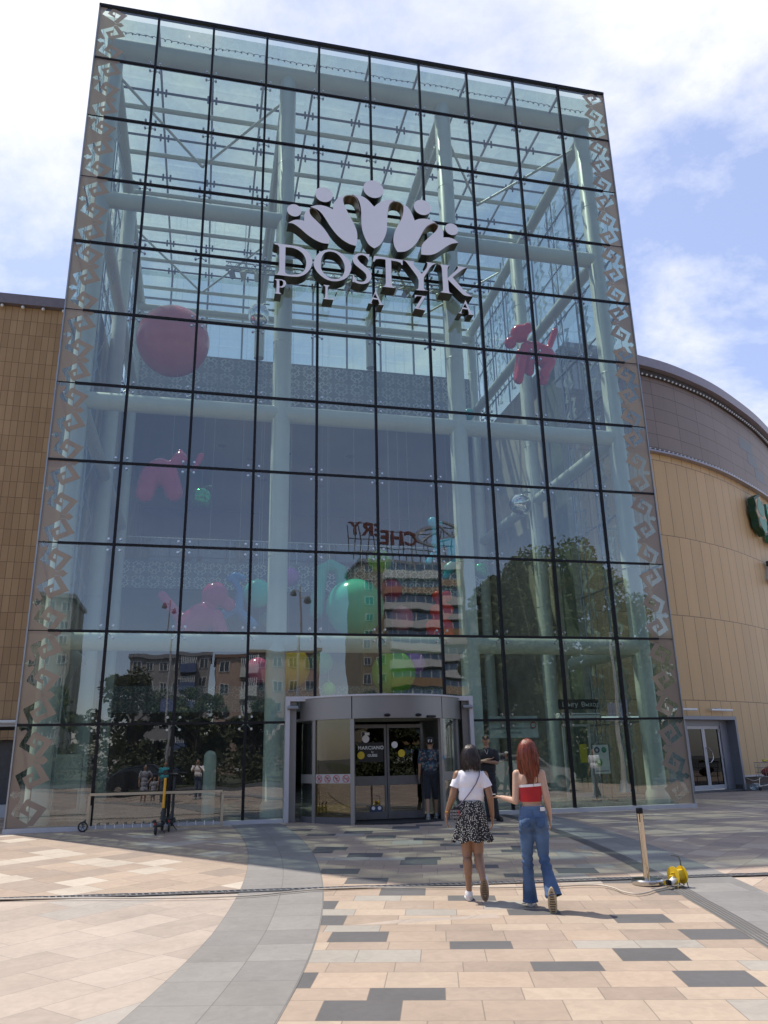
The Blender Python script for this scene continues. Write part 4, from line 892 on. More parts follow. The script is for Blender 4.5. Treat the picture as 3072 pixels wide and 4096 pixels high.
info_sign()
t = thing('exit_sign', 'black hanging exit sign with white writing above the air curtain', 'sign', (15.30, 4.2, 2.72))
MB().box((-.72, 0, -.14), (.66, .08, .16)).build('board', PM('sign_black3', (.01, .01, .01), .4), t, smooth=0)
textmesh('Шығу  Выход', .2, .001, 'lettering', M_TW, Matrix(((1, 0, 0, 0), (0, 0, -1, -.004), (0, 1, 0, 0), (0, 0, 0, 1))), t)
t = thing('air_curtain', 'pale air curtain unit mounted under the black exit sign', 'air conditioner', (15.25, 4.2, 2.35))
MB().bbox((-.72, 0, -.09), (.72, .28, .12), .03).build('casing', M_WHITE, t); MB().box((-.66, -.005, .05), (.66, -.001, .075)).build('grille', M_GREYD, t, smooth=0)
t = thing('inner_side_door', 'grey framed inner glass door with curved steel handle near the right corner', 'door', (15.3, 4.6, 0))
MB().box((-.5, 0, 0), (-.43, .06, 2.15)).box((.36, 0, 0), (.43, .06, 2.15)).box((-.429, 0, 2.08), (.359, .06, 2.15)).box((-.429, 0, 0), (.359, .06, .12)).build('frame', M_GREYL, t, smooth=0)
MB().box((-.429, .02, .121), (.359, .03, 2.079)).build('pane', G_CLEAR, t, smooth=0)
MB().path([(-.3, -.01, .86), (-.34, -.07, .9), (-.38, -.08, 1.05), (-.36, -.08, 1.2), (-.3, -.01, 1.3)], .016, 8).build('handle', M_STEEL, t)
MB().box((.02, -.006, 1.0), (.26, -.001, 1.55)).build('yellow_notice', PM('notice_yellow', (.60, .50, .02), .6), t, smooth=0)
t = thing('glass_notice_panel', 'pale glass notice panel on posts behind the left glass beside the corner', 'notice board', (.83, 1.5, 0))
MB().box((-.28, 0, .74), (.28, .015, 1.5)).build('panel', PM('pale_green_panel', (.50, .56, .50), .5), t, smooth=0)
for x in (-.31, .31): MB().tube((x, .02, 0), (x, .02, 1.5), .014, n=8).build('post', M_DSTEEL, t)
MB().bbox((-.24, .0, .30), (.24, .14, .70), .01).build('planter_box', PM('dark_box', (.03, .03, .03), .6), t)
o = MB().lathe([(.16, 0), (.16, 1.35), (.15, 1.43), (.11, 1.50), (.05, 1.535), (.001, 1.54)], 24).build('bollard', M_WSTEEL); o.location = (4.08, 2.9, 0); tag(o, 'short round-topped pale pillar standing inside behind the scooter rack', 'pillar')
t = thing('ticket_counter', 'pale counter with a small screen behind the guard', 'counter', (11.95, 1.9, 0))
MB().bbox((-.42, 0, 0), (.42, .5, 1.12), .01).build('cabinet', PM('counter_pale', (.50, .53, .46), .5), t); MB().bbox((-.28, -.04, 1.122), (.0, .02, 1.36), .01).build('screen', M_BLACK, t)
t = thing('wall_notice', 'pale glass notice with small dark lines of text above the guard', 'notice', (11.35, .06, 2.0))
MB().box((-.62, 0, -.32), (.66, .006, .20)).build('sheet', PM('notice_sheet', (.44, .48, .44), .6), t, smooth=0)
for k, s_ in enumerate(('КІРУ АЛДЫНДА', 'ГОСТЕЙ С', 'ОГРАНИЧЕННЫМИ ВОЗМОЖНОСТЯМИ', 'И КОЛЯСКАМИ')): textmesh(s_, .062, .0005, 'text_line', M_GREYD, Matrix(((1, 0, 0, -.02), (0, 0, -1, -.004), (0, 1, 0, .10-.1*k), (0, 0, 0, 1))), t)
MB().path([(.54+.07*math.cos(k*math.pi/8), -.006, -.02+.07*math.sin(k*math.pi/8)) for k in range(16)], .012, 5, closed=True).build('round_emblem', M_RED, t)

# lighting truss with spotlights under the roof
t = thing('lighting_truss', 'steel lighting truss with a row of spotlights hung under the atrium roof', 'lighting truss', (0, 6.9, 18.9))
tr = MB()
for dy, dz in ((0, 0), (.3, 0), (.15, .28)): tr.tube((3.9, dy, dz), (13.6, dy, dz), .028, n=8)
for k in range(32):
    x = 3.9+k*.303; tr.tube((x, 0, 0), (x+.15, .15, .28), .014, n=5); tr.tube((x+.15, .15, .28), (x+.3, .3, 0), .014, n=5); tr.tube((x, .3, 0), (x+.3, 0, 0), .012, n=5)
tr.build('truss_frame', M_DSTEEL, t)
for x in (4.6, 8.3, 12.6): MB().tube((x, .15, .25), (x, .15, 2.1), .012, n=5).build('hanger', M_DSTEEL, t)
for k, x in enumerate((4.1, 4.55, 5.1, 6.3, 7.6, 8.0, 8.6, 9.9, 10.4, 10.9, 12.2, 12.9)):
    a = R(20+(k*37) % 50); M = Matrix.Translation((x, .1, -.12)) @ Matrix.Rotation(a, 4, 'X') @ Matrix.Rotation(R((k*53) % 40-20), 4, 'Y')
    mb = MB(); mb.lathe([(.06, -.32), (.1, -.30), (.115, -.12), (.10, .0), (.06, .03)], 14, M); mb.tube((-.12, 0, -.1), (-.12, 0, .1), .012, n=5, M=M); mb.tube((.12, 0, -.1), (.12, 0, .1), .012, n=5, M=M)
    mb.build('spotlight', M_WSTEEL if k % 3 else M_GREY, t)

# ---------------------------------------------------------------- blobs (one continuous skin from capsules)
def blob(name, caps, mat, parent=None, voxel=.012, smooth=4, cut=None, post=None):
    mb = MB()
    for c in caps:
        if c[0] == 'e':
            _, ce, r, *M = c; mb.ell((0, 0, 0), r, Matrix.Translation(ce) @ (M[0] if M else Matrix()), 24, 16)
        else:
            p, q, r1, r2 = c; p, q = Vector(p), Vector(q); mb.ell(p, r1, nu=16, nv=10); mb.ell(q, r2, nu=16, nv=10)
            if (q-p).length > 1e-4: mb.tube(p, q, r1, r2, 16)
    me = mb.mesh(name, mat, 0); o = bpy.data.objects.new(name, me); link(o)
    rm = o.modifiers.new('r', 'REMESH'); rm.mode = 'VOXEL'; rm.voxel_size = voxel
    sm = o.modifiers.new('s', 'SMOOTH'); sm.factor = .5; sm.iterations = smooth
    bpy.context.view_layer.update()
    m2 = bpy.data.meshes.new_from_object(o.evaluated_get(bpy.context.evaluated_depsgraph_get()))
    o.modifiers.clear(); o.data = m2; m2.name = name
    if cut or post:
        bm = bmesh.new(); bm.from_mesh(m2)
        for c in (cut or []):
            co, no, sel = (c+(None,))[:3]
            g = bm.verts[:]+bm.edges[:]+bm.faces[:] if sel is None else None
            if sel: 
                fs = [f for f in bm.faces if sel(f.calc_center_median())]; g = list({v for f in fs for v in f.verts})+list({e for f in fs for e in f.edges})+fs
            bmesh.ops.bisect_plane(bm, geom=g, plane_co=co, plane_no=no, clear_outer=True)
        if post:
            for v in bm.verts: v.co = post(v.co.copy(), v.normal)
        bm.to_mesh(m2); bm.free()
    m2.materials.clear(); m2.materials.append(mat); m2.shade_smooth()
    if parent: o.parent = parent
    return o
def gloss(name, col, rough=.2): return PM(name, tuple(min(.9, c*1.3) for c in col), rough, var=.06, scale=1, coat=.12, spec=.35)
def ballstring(root, z0, y=0, x=0):
    MB().tube((x, y, z0), (x, y, 21.2-root.location.z), .004, n=4, caps=False).build('string', PMC('string', (.6, .6, .6)), root)
_pc = {}
def PMC(name, col, rough=.5, **k):
    if name not in _pc: _pc[name] = PM(name, col, rough, **k)
    return _pc[name]
BALL = [
 ((2.25, 6.0, 15.04), 1.22, (.46, .07, .09), 'huge dusty pink balloon ball hanging at upper left'),
 ((10.06, 9.0, 8.28), .45, (.22, .42, .06), 'lime green balloon ball in front of the first floor balustrade'),
 ((8.91, 8.0, 6.32), 1.03, (.04, .52, .36), 'largest mint green balloon ball in the middle'),
 ((10.45, 9.0, 7.19), .43, (.33, .02, .07), 'dark maroon balloon ball beside the largest mint ball'),
 ((10.97, 9.5, 6.23), .47, (.60, .20, .28), 'soft pink balloon ball right of the largest mint ball'),
 ((6.8, 10.0, 7.8), .36, (.38, .12, .42), 'purple balloon ball partly behind the left inner column'),
 ((5.49, 8.0, 6.73), .49, (.05, .50, .38), 'smaller mint green balloon ball left of the inner column'),
 ((5.98, 9.0, 6.0), .31, (.04, .22, .10), 'dark green balloon ball below the smaller mint ball'),
 ((6.57, 8.0, 4.23), .76, (.72, .42, .01), 'big yellow balloon ball just above the lower cross tube'),
 ((5.58, 8.0, 4.13), .43, (.70, .12, .25), 'bright pink balloon ball touching the yellow ball'),
 ((7.86, 9.0, 4.52), .42, (.03, .28, .06), 'bottle green balloon ball right of the yellow ball'),
 ((8.13, 9.0, 3.61), .24, (.30, .62, .02), 'small neon green balloon ball above the revolving door'),
 ((10.24, 8.0, 4.06), .77, (.20, .48, .05), 'big lime green balloon ball above the revolving door'),
 ((11.23, 9.0, 4.51), .44, (.40, .16, .50), 'violet balloon ball behind the big lime ball'),
 ((14.63, 11.0, 15.55), .26, (.03, .32, .28), 'small teal balloon ball high beside the right column'),
]
for k, (loc, r, col, lab) in enumerate(BALL):
    o = MB().ell((0, 0, 0), r, nu=40, nv=24).build('balloon', gloss('balloon_vinyl', col)); o.location = loc; tag(o, lab, 'balloon', 'balloons hanging in the atrium')
    MB().lathe([(.05, r-.01), (.035, r+.04), (.05, r+.06)], 10).build('valve', PMC('valve', (.5, .5, .5)), o)
    ballstring(o, r)
M_FOIL = PM('silver_foil', (.75, .76, .78), .06, 1, var=.04, bump=.6, bscale=3); M_GFOIL = PM('green_foil', (.02, .35, .12), .12, .85, var=.15, bump=.6, bscale=4)
for loc, r, m_, lab, sq in (((5.18, 7, 17.01), .40, M_FOIL, 'silver foil balloon with a little green stalk left of the sign', 1.15), ((15.0, 7, 10.15), .42, M_FOIL, 'round silver mirror balloon hanging at the right side', .96), ((3.47, 6, 9.46), .34, M_GFOIL, 'green foil balloon with stalk hanging at the left', .95), ((13.68, 8, 7.82), .32, M_GFOIL, 'green foil balloon right of the right inner column', .9)):
    o = blob('foil_balloon', [('e', (0, 0, 0), (r, r*.9, r*sq)), ('e', (r*.2, 0, -r*.25), (r*.75, r*.8, r*.8))], m_, voxel=.04); o.location = loc; tag(o, lab, 'balloon', 'balloons hanging in the atrium')
    MB().path([(0, 0, r*.8), (r*.5, -.05, r*1.15), (r*.95, -.1, r*1.05)], .03, 6).build('stalk', PMC('stalk', (.03, .2, .1)), o); ballstring(o, r*1.1)
def figure(name, label, caps, col, Y, voxel=.05, o0=None):
    x0 = sum(c[0][0] for c in caps)/len(caps); z0 = sum(c[0][2] for c in caps)/len(caps)
    L = []
    if o0:
        f_ = lambda p: (3.8+(p[0]-3.8)*o0, p[1]*o0, 1.32+(p[2]-1.32)*o0)
        caps = [(f_(c[0]), f_(c[1]), c[2]*o0, c[3]*o0) for c in caps]; x0 = sum(c[0][0] for c in caps)/len(caps); z0 = sum(c[0][2] for c in caps)/len(caps)
    for c in caps:
        p, q, r1, r2 = c; L.append(((p[0]-x0, p[1], p[2]-z0), (q[0]-x0, q[1], q[2]-z0), r1, r2))
    o = blob(name, L, gloss(name+'_vinyl', col), voxel=voxel, smooth=2); o.location = (x0, Y, z0); tag(o, label, 'balloon figure', 'balloons hanging in the atrium')
    ballstring(o, max(c[0][2] for c in L)); return o
c_ = lambda x, z, r, x2=None, z2=None, r2=None, y=0, y2=None: ((x, y, z), (x if x2 is None else x2, y if y2 is None else y2, z if z2 is None else z2), r, r if r2 is None else r2)
figure('balloon_dog', 'glossy red balloon dog walking in the air at upper right', [c_(15.05, 16.73, .36), c_(15.3, 16.86, .22, y=-.25), c_(15.3, 16.86, .22, y=.25), c_(14.65, 16.29, .24), c_(15.14, 16.06, .17, 14.79, 14.63, .17, y=-.2), c_(15.14, 16.06, .17, 14.95, 14.9, .17, y=.25), c_(15.48, 16.3, .2, 15.4, 15.2, .18, y=.1), c_(15.6, 16.1, .34, 16.0, 15.85, .42), c_(16.2, 15.8, .3), c_(16.15, 15.5, .2, 15.85, 15.0, .2, y=-.2), c_(16.15, 15.5, .2, 16.0, 14.95, .2, y=.25), c_(16.2, 16.15, .12, 16.55, 17.0, .14)], (.50, .012, .02), 3.0, o0=.879)
figure('balloon_giraffe', 'sky blue balloon animal with a long neck right of the middle', [c_(12.17, 9.92, .2), c_(12.5, 9.88, .1), c_(12.24, 9.75, .1, 12.21, 9.1, .1), c_(12.21, 9.05, .13, 12.9, 9.15, .17), c_(12.95, 9.1, .17, 12.88, 8.7, .17), c_(12.35, 8.9, .12, 11.94, 8.31, .12)], (.07, .5, .68), 9)
figure('balloon_arch', 'tall dark green balloon bent into an upside-down U', [c_(7.81, 6.5, .27, 8.0, 8.1, .25), c_(8.0, 8.1, .25, 8.37, 8.35, .2), c_(8.37, 8.35, .2, 8.74, 8.1, .25), c_(8.74, 8.1, .25, 8.92, 6.7, .27)], (.04, .40, .30), 10)
figure('balloon_caterpillar', 'red stacked balloon creature of three pairs of balls', [c_(11.95, 6.8, .22), c_(12.3, 6.82, .2), c_(11.86, 6.26, .24), c_(12.3, 6.3, .24), c_(11.76, 5.69, .28), c_(12.22, 5.7, .28), c_(12.1, 6.8, .16, 12.0, 5.7, .22), c_(11.7, 5.5, .2, 12.3, 5.4, .2)], (.69, .02, .01), 8)
figure('balloon_poodle', 'magenta pink balloon dog with raised tail at lower left', [c_(4.05, 6.25, .42), c_(4.48, 5.95, .22), c_(3.67, 5.5, .5, 3.3, 5.2, .45), c_(3.1, 5.4, .17, 2.45, 6.2, .15), c_(4.1, 5.55, .23, 4.4, 4.75, .22, y=-.2), c_(4.0, 5.5, .23, 4.1, 4.7, .22, y=.3), c_(3.2, 5.2, .3, 3.1, 4.7, .25)], (.42, .012, .10), 6)
figure('balloon_swan', 'blue balloon swan with curved neck left of the inner column', [c_(4.95, 7.03, .11, 4.67, 7.13, .11), c_(4.67, 7.13, .11, 4.5, 7.0, .11), c_(4.62, 7.0, .11, 4.86, 6.6, .12), c_(4.86, 6.6, .12, 4.84, 6.15, .14), c_(4.84, 6.1, .16, 4.33, 5.76, .17), c_(4.8, 5.95, .16, 5.3, 5.5, .17)], (.02, .16, .42), 7, .04)
figure('balloon_bunny', 'pink balloon animal with spread legs at middle left', [c_(2.13, 10.3, .42, 1.95, 10.1, .42), c_(1.85, 10.05, .33, 1.73, 9.45, .3, y=-.2), c_(2.4, 10.1, .33, 2.62, 9.5, .29, y=-.2), c_(2.51, 10.5, .18, 2.74, 10.75, .24), c_(2.74, 10.7, .15, 2.72, 11.0, .1), c_(3.2, 10.45, .1, 3.39, 10.89, .12)], (.45, .03, .09), 6)
figure('balloon_seal', 'teal balloon animal curling beside the right inner column', [c_(12.75, 8.1, .2, 13.1, 8.35, .2), c_(13.1, 8.3, .2, 13.4, 8.2, .16), c_(12.6, 7.75, .12, 12.75, 8.0, .16)], (.03, .36, .42), 9)
# ---------------------------------------------------------------- street furniture on the plaza
t = thing('barrier_post', 'shiny steel queue barrier post on a round base beside the yellow cable reel', 'barrier post', (9.45, -8.89, zg(-8.89)+.012))
MB().lathe([(.19, 0), (.195, .012), (.195, .045), (.18, .062), (.06, .072), (.04, .075)], 32).build('base', PM('chrome_base', (.55, .54, .52), .18, 1, var=.05), t)
MB().lathe([(.039, .07), (.039, .84)], 20).build('pole', PM('chrome_pole', (.62, .55, .45), .16, 1, var=.05, scale=3), t)
hd = MB().lathe([(.04, .842), (.044, .85), (.044, .90), (.04, .91)], 20); hd.build('belt_head', M_BLACK, t)
for a in (-40, 50, 140, 230): MB().box((.034, -.005, .74), (.0405, .005, .841), Matrix.Rotation(R(a), 4, 'Z')).build('slot', M_BLACK, t, smooth=0)
MB().box((.12, -.2, .01), (.17, -.187, .055)).build('yellow_sticker', M_YS, t, smooth=0)
M_REEL = PM('reel_yellow', (.68, .46, .02), .45, var=.12, scale=8)
t = thing('cable_reel', 'yellow cable reel with grey bent handle on the plaza', 'cable reel', (9.70, -9.20, zg(-9.2)+.012), R(12)); t.scale = (.84, .84, .84)
for x in (-.08, .08):
    MB().tube((x-.004, 0, .165), (x+.004, 0, .165), .125, n=28).build('flange', M_REEL, t)
MB().tube((-.075, 0, .165), (.075, 0, .165), .08, n=24).build('drum', M_REEL, t)
for x in (-.1, .1): MB().path([(x, -.09, .0), (x, -.05, .16), (x, .05, .16), (x, .09, .0)], .008, 6).build('foot_frame', M_REEL if x < 0 else M_GREYD, t)
MB().path([(.105, .0, .02), (.11, .02, .22), (.115, .03, .36), (.09, .03, .41), (.02, .03, .43), (-.06, .03, .44)], .011, 8).build('handle', PM('handle_grey', (.13, .13, .13), .5), t)
MB().tube((-.15, -.02, .2), (-.085, -.02, .2), .014, n=8).build('crank_knob', M_REEL, t)
MB().tube((-.20, -.05, .085), (-.09, -.02, .11), .038, .05, n=14).build('plug', M_WHITE, t); MB().bbox((-.25, -.07, .05), (-.185, .0, .12), .01).build('black_socket', M_BLACK, t)
CP = [(-6, -6.75), (-2, -7.18), (.4, -7.42), (1.46, -7.58), (1.94, -7.68), (2.4, -7.79), (2.77, -7.90), (3.4, -8.10), (3.89, -8.2), (4.48, -8.27), (4.94, -8.18), (5.33, -8.12), (5.9, -8.17), (6.4, -8.34), (6.94, -8.47), (7.4, -8.64), (8.14, -8.80), (8.6, -8.83), (8.80, -8.92), (8.86, -9.13), (8.85, -9.36), (8.93, -9.52), (9.1, -9.48), (9.28, -9.36), (9.45, -9.28), (9.56, -9.22)]
pp = []
for i in range(len(CP)-1):
    p0 = CP[max(i-1, 0)]; a = CP[i]; b = CP[i+1]; p3 = CP[min(i+2, len(CP)-1)]
    for k in range(5):
        s_ = k/5; q = [.5*(2*a[c]+(b[c]-p0[c])*s_+(2*p0[c]-5*a[c]+4*b[c]-p3[c])*s_*s_+(-p0[c]+3*a[c]-3*b[c]+p3[c])*s_**3) for c in (0, 1)]; pp.append((q[0], q[1], zg(q[1])+.034))
o = MB().path(pp, .0105, 6).build('power_cable', PM('cable_cream', (.50, .44, .36), .5)); tag(o, 'cream power cable lying along the drain to the yellow reel', 'cable')

# scooter rack of beige square tube
t = thing('scooter_rack', 'low beige metal scooter parking rack standing before the left glass', 'rack', (0, 0, zg(-.2)))
M_RK = PM('rack_beige', (.50, .41, .28), .5, .2, var=.1)
x0, x1, ya, yb = 1.58, 4.34, -.30, -.05
def bar(a, b, r=.026, m=None, nm='rail', par=None): 
    a, b = Vector(a), Vector(b); d = b-a; L = d.length; Mx = Matrix.Translation(a) @ d.to_track_quat('X', 'Z').to_matrix().to_4x4()
    return MB().box((0, -r, -r), (L, r, r), Mx).build(nm, m or M_RK, par or t, smooth=0)
bar((x0, ya, .73), (x1, ya, .73)); bar((x0, ya, .04), (x0, ya, .709)); bar((x1, ya, .04), (x1, ya, .709)); bar((x0-.02, ya, .02), (x1+.02, ya, .02)); bar((x0, yb-.0+.02, .02), (x1, yb+.02, .02)); bar((x0, yb+.02, .041), (x0, yb+.02, .5)); bar((x1, yb+.02, .041), (x1, yb+.02, .5))
for k in range(14):
    x = x0+.18+k*.185; MB().path([(x, ya, .04), (x, ya, .13), (x+.0, yb, .13), (x, yb+.02, .04)], .009, 6).build('wheel_holder', M_STEEL, t)
for k in range(13):
    x = x0+.16+k*.21; MB().box((x-.045 if k % 3 else x-.07, ya-.0235, .712), (x+.045, ya-.0205, .748)).build('label_sticker', PMC('rack_label', (.09, .08, .06)) if k % 2 else PMC('rack_label2', (.42, .36, .26)), t, smooth=0)
def scooter(loc, rz, stem, label, tilt=0):
    s = thing('kick_scooter', label, 'scooter', loc, rz, 'electric scooters in the rack')
    M_K = PMC('scooter_black', (.02, .02, .022), .5)
    for y in (0, .88):
        MB().lathe([(.06, -.022), (.095, -.02), (.11, 0), (.095, .02), (.06, .022)], 24, Matrix.Translation((0, y, .11)) @ Matrix.Rotation(R(90), 4, 'Y')).build('wheel', M_K, s)
    MB().bbox((-.075, .12, .14), (.075, .74, .18), .012).build('deck', M_K, s)
    MB().path([(0, .78, .2), (0, .86, .42)], .026, 10).build('fork', M_K, s)
    MB().path([(0, .86, .40), (0, .87, .47), (0, .92, .55)], .03, 10).build('stem_joint', M_K, s)
    MB().path([(0, .85, .46), (0, .93, 1.06)], .029, 12).build('stem', stem, s)
    MB().path([(-.25, .92, 1.14), (-.1, .94, 1.15), (0, .95, 1.15), (.1, .94, 1.15), (.25, .92, 1.14)], .014, 8).build('handlebar', M_K, s)
    MB().bbox((-.05, .90, 1.12), (.05, .97, 1.22), .012).build('display', M_K, s)
    for x in (-.22, .22): MB().tube((x*.75, .93, 1.14), (x*1.15, .915, 1.14), .019, n=10).build('grip', M_K, s)
    MB().path([(-.02, -.10, .27), (-.02, -.02, .27), (-.02, .1, .18)], .03, 6).build('rear_fender', M_K, s)
    MB().box((-.02, -.125, .2), (.02, -.118, .24)).build('rear_light', PMC('lamp_red', (.4, .02, .01)), s, smooth=0)
    MB().path([(.05, .3, .13), (.14, .28, .01)], .01, 6).build('kickstand', M_K, s)
    return s
scooter((3.02, -1.42, zg(-1.4)+.003), R(-6), PM('scooter_yellow', (.75, .36, .01), .4), 'parked electric scooter with orange-yellow stem, nearest to the camera')
scooter((3.26, .05-1.0, zg(-.9)+.003), R(-2), PMC('scooter_black', (.02, .02, .022), .5), 'parked electric scooter with black stem just behind the yellow one')
s = thing('spare_wheel', 'small black spoked wheel standing against the left end of the rack', 'wheel', (1.50, -.32, zg(-.3)+.105), R(90))
MB().lathe([(.075, -.018), (.095, -.018), (.105, 0), (.095, .018), (.075, .018)], 28, Matrix.Rotation(R(90), 4, 'Y'), caps=False).build('tyre', PMC('scooter_black', (.02, .02, .022), .5), s)
sm_ = MB().tube((-.02, 0, 0), (.02, 0, 0), .022, n=10)
for k in range(6): sm_.tube((0, 0, 0), (0, .08*math.cos(k*math.pi/3), .08*math.sin(k*math.pi/3)), .007, n=5)
sm_.build('spokes', M_GREYD, s)
# shopping trolley and bottle by the right wall
t = thing('shopping_trolley', 'wire shopping trolley loaded with red and yellow things by the right wall', 'shopping trolley', (22.55, 5.75, zg(0)), R(15))
tm_ = MB()
for z in (.45, .6, .75, .92): tm_.path([(-.02+.02*z, -.25, z), (.8, -.28, z), (.8, .28, z), (-.02+.02*z, .25, z)], .008, 5, closed=True)
for k in range(11):
    for y in (-.27, .27): tm_.tube((.02+k*.078, y*.93, .45), (.0+k*.08, y, .93), .005, n=4)
for k in range(6): tm_.tube((.0, -.25+k*.1, .45), (.0, -.25+k*.1, .92), .005, n=4); tm_.tube((.0, -.25+k*.1, .45), (.8, -.25+k*.1, .45), .005, n=4)
tm_.build('basket', M_DSTEEL, t)
fm = MB()
for y in (-.22, .22): fm.path([(.85, y, .95), (.72, y, .42), (.75, y, .2), (.05, y, .14)], .014, 6); fm.tube((.05, y, .14), (.1, y, .44), .012, n=6)
fm.build('chassis', M_STEEL, t)
for x in (.06, .74):
    for y in (-.22, .22): MB().tube((x, y-.015, .06), (x, y+.015, .06), .06, n=14).build('wheel', M_BLACK, t)
MB().tube((.86, -.25, .96), (.86, .25, .96), .018, n=8).build('handle', M_RED, t)
o = blob('cargo_bundle', [('e', (.3, 0, .6), (.25, .2, .14)), ('e', (.5, .05, .68), (.2, .16, .12))], PM('red_bundle', (.30, .05, .04), .7, var=.4), None, .04); o.location = (22.55, 5.75, zg(0)); o.rotation_euler = (0, 0, R(15)); tag(o, 'red bundle lying in the shopping trolley', 'bundle')
o = blob('glove_pair', [((.08, -.05, .97), (.24, .0, .98), .035, .05), ((.2, .05, .99), (.36, -.02, .97), .04, .03)], PM('glove_yellow', (.5, .42, .05), .7), None, .02); o.location = (22.55, 5.75, zg(0)); o.rotation_euler = (0, 0, R(15)); tag(o, 'yellow gloves lying on top of the shopping trolley', 'gloves')
o = MB().lathe([(.001, 0), (.11, .0), (.12, .02), (.115, .10), (.12, .12), (.115, .2), (.12, .22), (.11, .28), (.04, .34), (.035, .38), (.001, .38)], 24, Matrix.Rotation(R(90), 4, 'Y')).build('water_bottle', glassmat('clear_plastic', (.75, .85, .92), r0=.12, dirt=.12)); o.location = (22.55, 6.35, zg(0)+.12); o.rotation_euler = (0, 0, R(20)); tag(o, 'large clear plastic water bottle lying by the wall base', 'bottle')

# ---------------------------------------------------------------- people
SK1 = (.30, .165, .10); SK2 = (.52, .33, .235)
def skinmat(n, c): 
    m = PM(n, c, .5, var=.06, scale=9, bump=.15, bscale=120); b = m.node_tree.nodes['Principled BSDF']; b.inputs['Subsurface Weight'].default_value = .12; b.inputs['Subsurface Radius'].default_value = (.02, .008, .004); return m
def cloth(n, c, var=.1, scale=7, bump=.5, bs=18): return PM(n, c, .85, var=var, scale=scale, bump=bump, bscale=bs, sheen=.2)
def hand(w, d, side, s=1.):
    """capsules of a relaxed hand hanging from wrist w along direction d; side = +1 thumb towards +x"""
    w = Vector(w); d = Vector(d).normalized(); e = Vector((0, 1, 0)); e = (e-d*e.dot(d)).normalized(); f = d.cross(e)
    c = []; palm = w+d*.045*s
    c.append((w, w+d*.03*s, .022*s, .024*s))
    for k in range(4): o_ = e*(-.027+.018*k)*s; c.append((w+d*.02*s+o_*.6, w+d*.085*s+o_, .014*s, .0115*s))
    for k, L in enumerate((.052, .066, .070, .060)):
        o_ = e*(-.03+.02*k)*s; a = w+d*.085*s+o_; b = a+d*L*.5*s+f*side*.006*s; q = b+d*L*.5*s+f*side*.018*s+e*(-.004+.003*k)*s
        c += [(a, b, .0095*s, .009*s), (b, q, .009*s, .0075*s)]
    a = w+d*.025*s+e*.026*s; b = a+d*.03*s+e*.022*s; c += [(a, b, .013*s, .011*s), (b, b+d*.03*s+e*.004*s, .011*s, .009*s)]
    return c
def hairmat(n, c, v):
    m, t, b = newmat(n); tcn = nn(t, 'ShaderNodeTexCoord'); mp = nn(t, 'ShaderNodeMapping'); mp.inputs['Scale'].default_value = (95, 95, 4); lk(t, tcn.outputs['Object'], mp.inputs[0])
    nz = nn(t, 'ShaderNodeTexNoise'); nz.inputs['Scale'].default_value = 1; nz.inputs['Detail'].default_value = 4; lk(t, mp.outputs[0], nz.inputs['Vector'])
    mr = nn(t, 'ShaderNodeMapRange'); lk(t, nz.outputs[0], mr.inputs[0]); mr.inputs[1].default_value = .3; mr.inputs[2].default_value = .7; mr.inputs[3].default_value = 1-v; mr.inputs[4].default_value = 1+v
    vs = nn(t, 'ShaderNodeVectorMath', operation='SCALE'); vs.inputs[0].default_value = c; lk(t, mr.outputs[0], vs.inputs[3]); lk(t, vs.outputs[0], b.inputs['Base Color'])
    b.inputs['Roughness'].default_value = .36; b.inputs['Anisotropic'].default_value = .6
    bp = nn(t, 'ShaderNodeBump'); bp.inputs['Strength'].default_value = .9; bp.inputs['Distance'].default_value = .006; lk(t, nz.outputs[0], bp.inputs['Height']); lk(t, bp.outputs[0], b.inputs['Normal']); return m
def hairstrands(mb, c, r, zend, n, rad=.006, flare=1.05, seed=1, back=1, spread=.03, front=False, taper=.35, curve=0.):
    rnd = random.Random(seed)
    for i in range(n):
        a = rnd.uniform(-math.pi, math.pi) if front else rnd.uniform(-2.2, 2.2)-math.pi/2   # around, mostly the back (towards -y)
        ph = rnd.uniform(.1, 1.25); rr = rnd.uniform(.98, 1.12)
        pts = []
        ze = zend+rnd.uniform(-spread, spread)
        for k in range(7):
            q = k/6
            ang = (math.pi/2-.1)*(1-q*1.0)
            if q < .5:
                th = math.pi/2*(1-q/.5*.95)
                pts.append(Vector((c[0]+r[0]*rr*math.cos(th)*math.cos(a), c[1]+r[1]*rr*math.cos(th)*math.sin(a), c[2]+r[2]*rr*math.sin(th))))
            else:
                u_ = (q-.5)/.5; base = Vector((c[0]+r[0]*rr*math.cos(a)*flare, c[1]+r[1]*rr*math.sin(a)*flare, c[2]))
                f = 1-u_*u_*taper; z = c[2]+(ze-c[2])*u_
                pts.append(Vector((c[0]+(base.x-c[0])*f+rnd.uniform(-1, 1)*.008*u_+curve*math.sin(u_*3+a), c[1]+(base.y-c[1])*(f if base.y < c[1] else f*.6)+rnd.uniform(-1, 1)*.006, z)))
        sp = []
        for j in range(len(pts)-1):
            for s_ in (0, .5): sp.append(pts[j].lerp(pts[j+1], s_))
        sp.append(pts[-1])
        m_ = len(sp); mb.path(sp, [rad*(1 if j < m_*.7 else max(.15, (m_-j)/(m_*.3))) for j in range(m_)], 4)
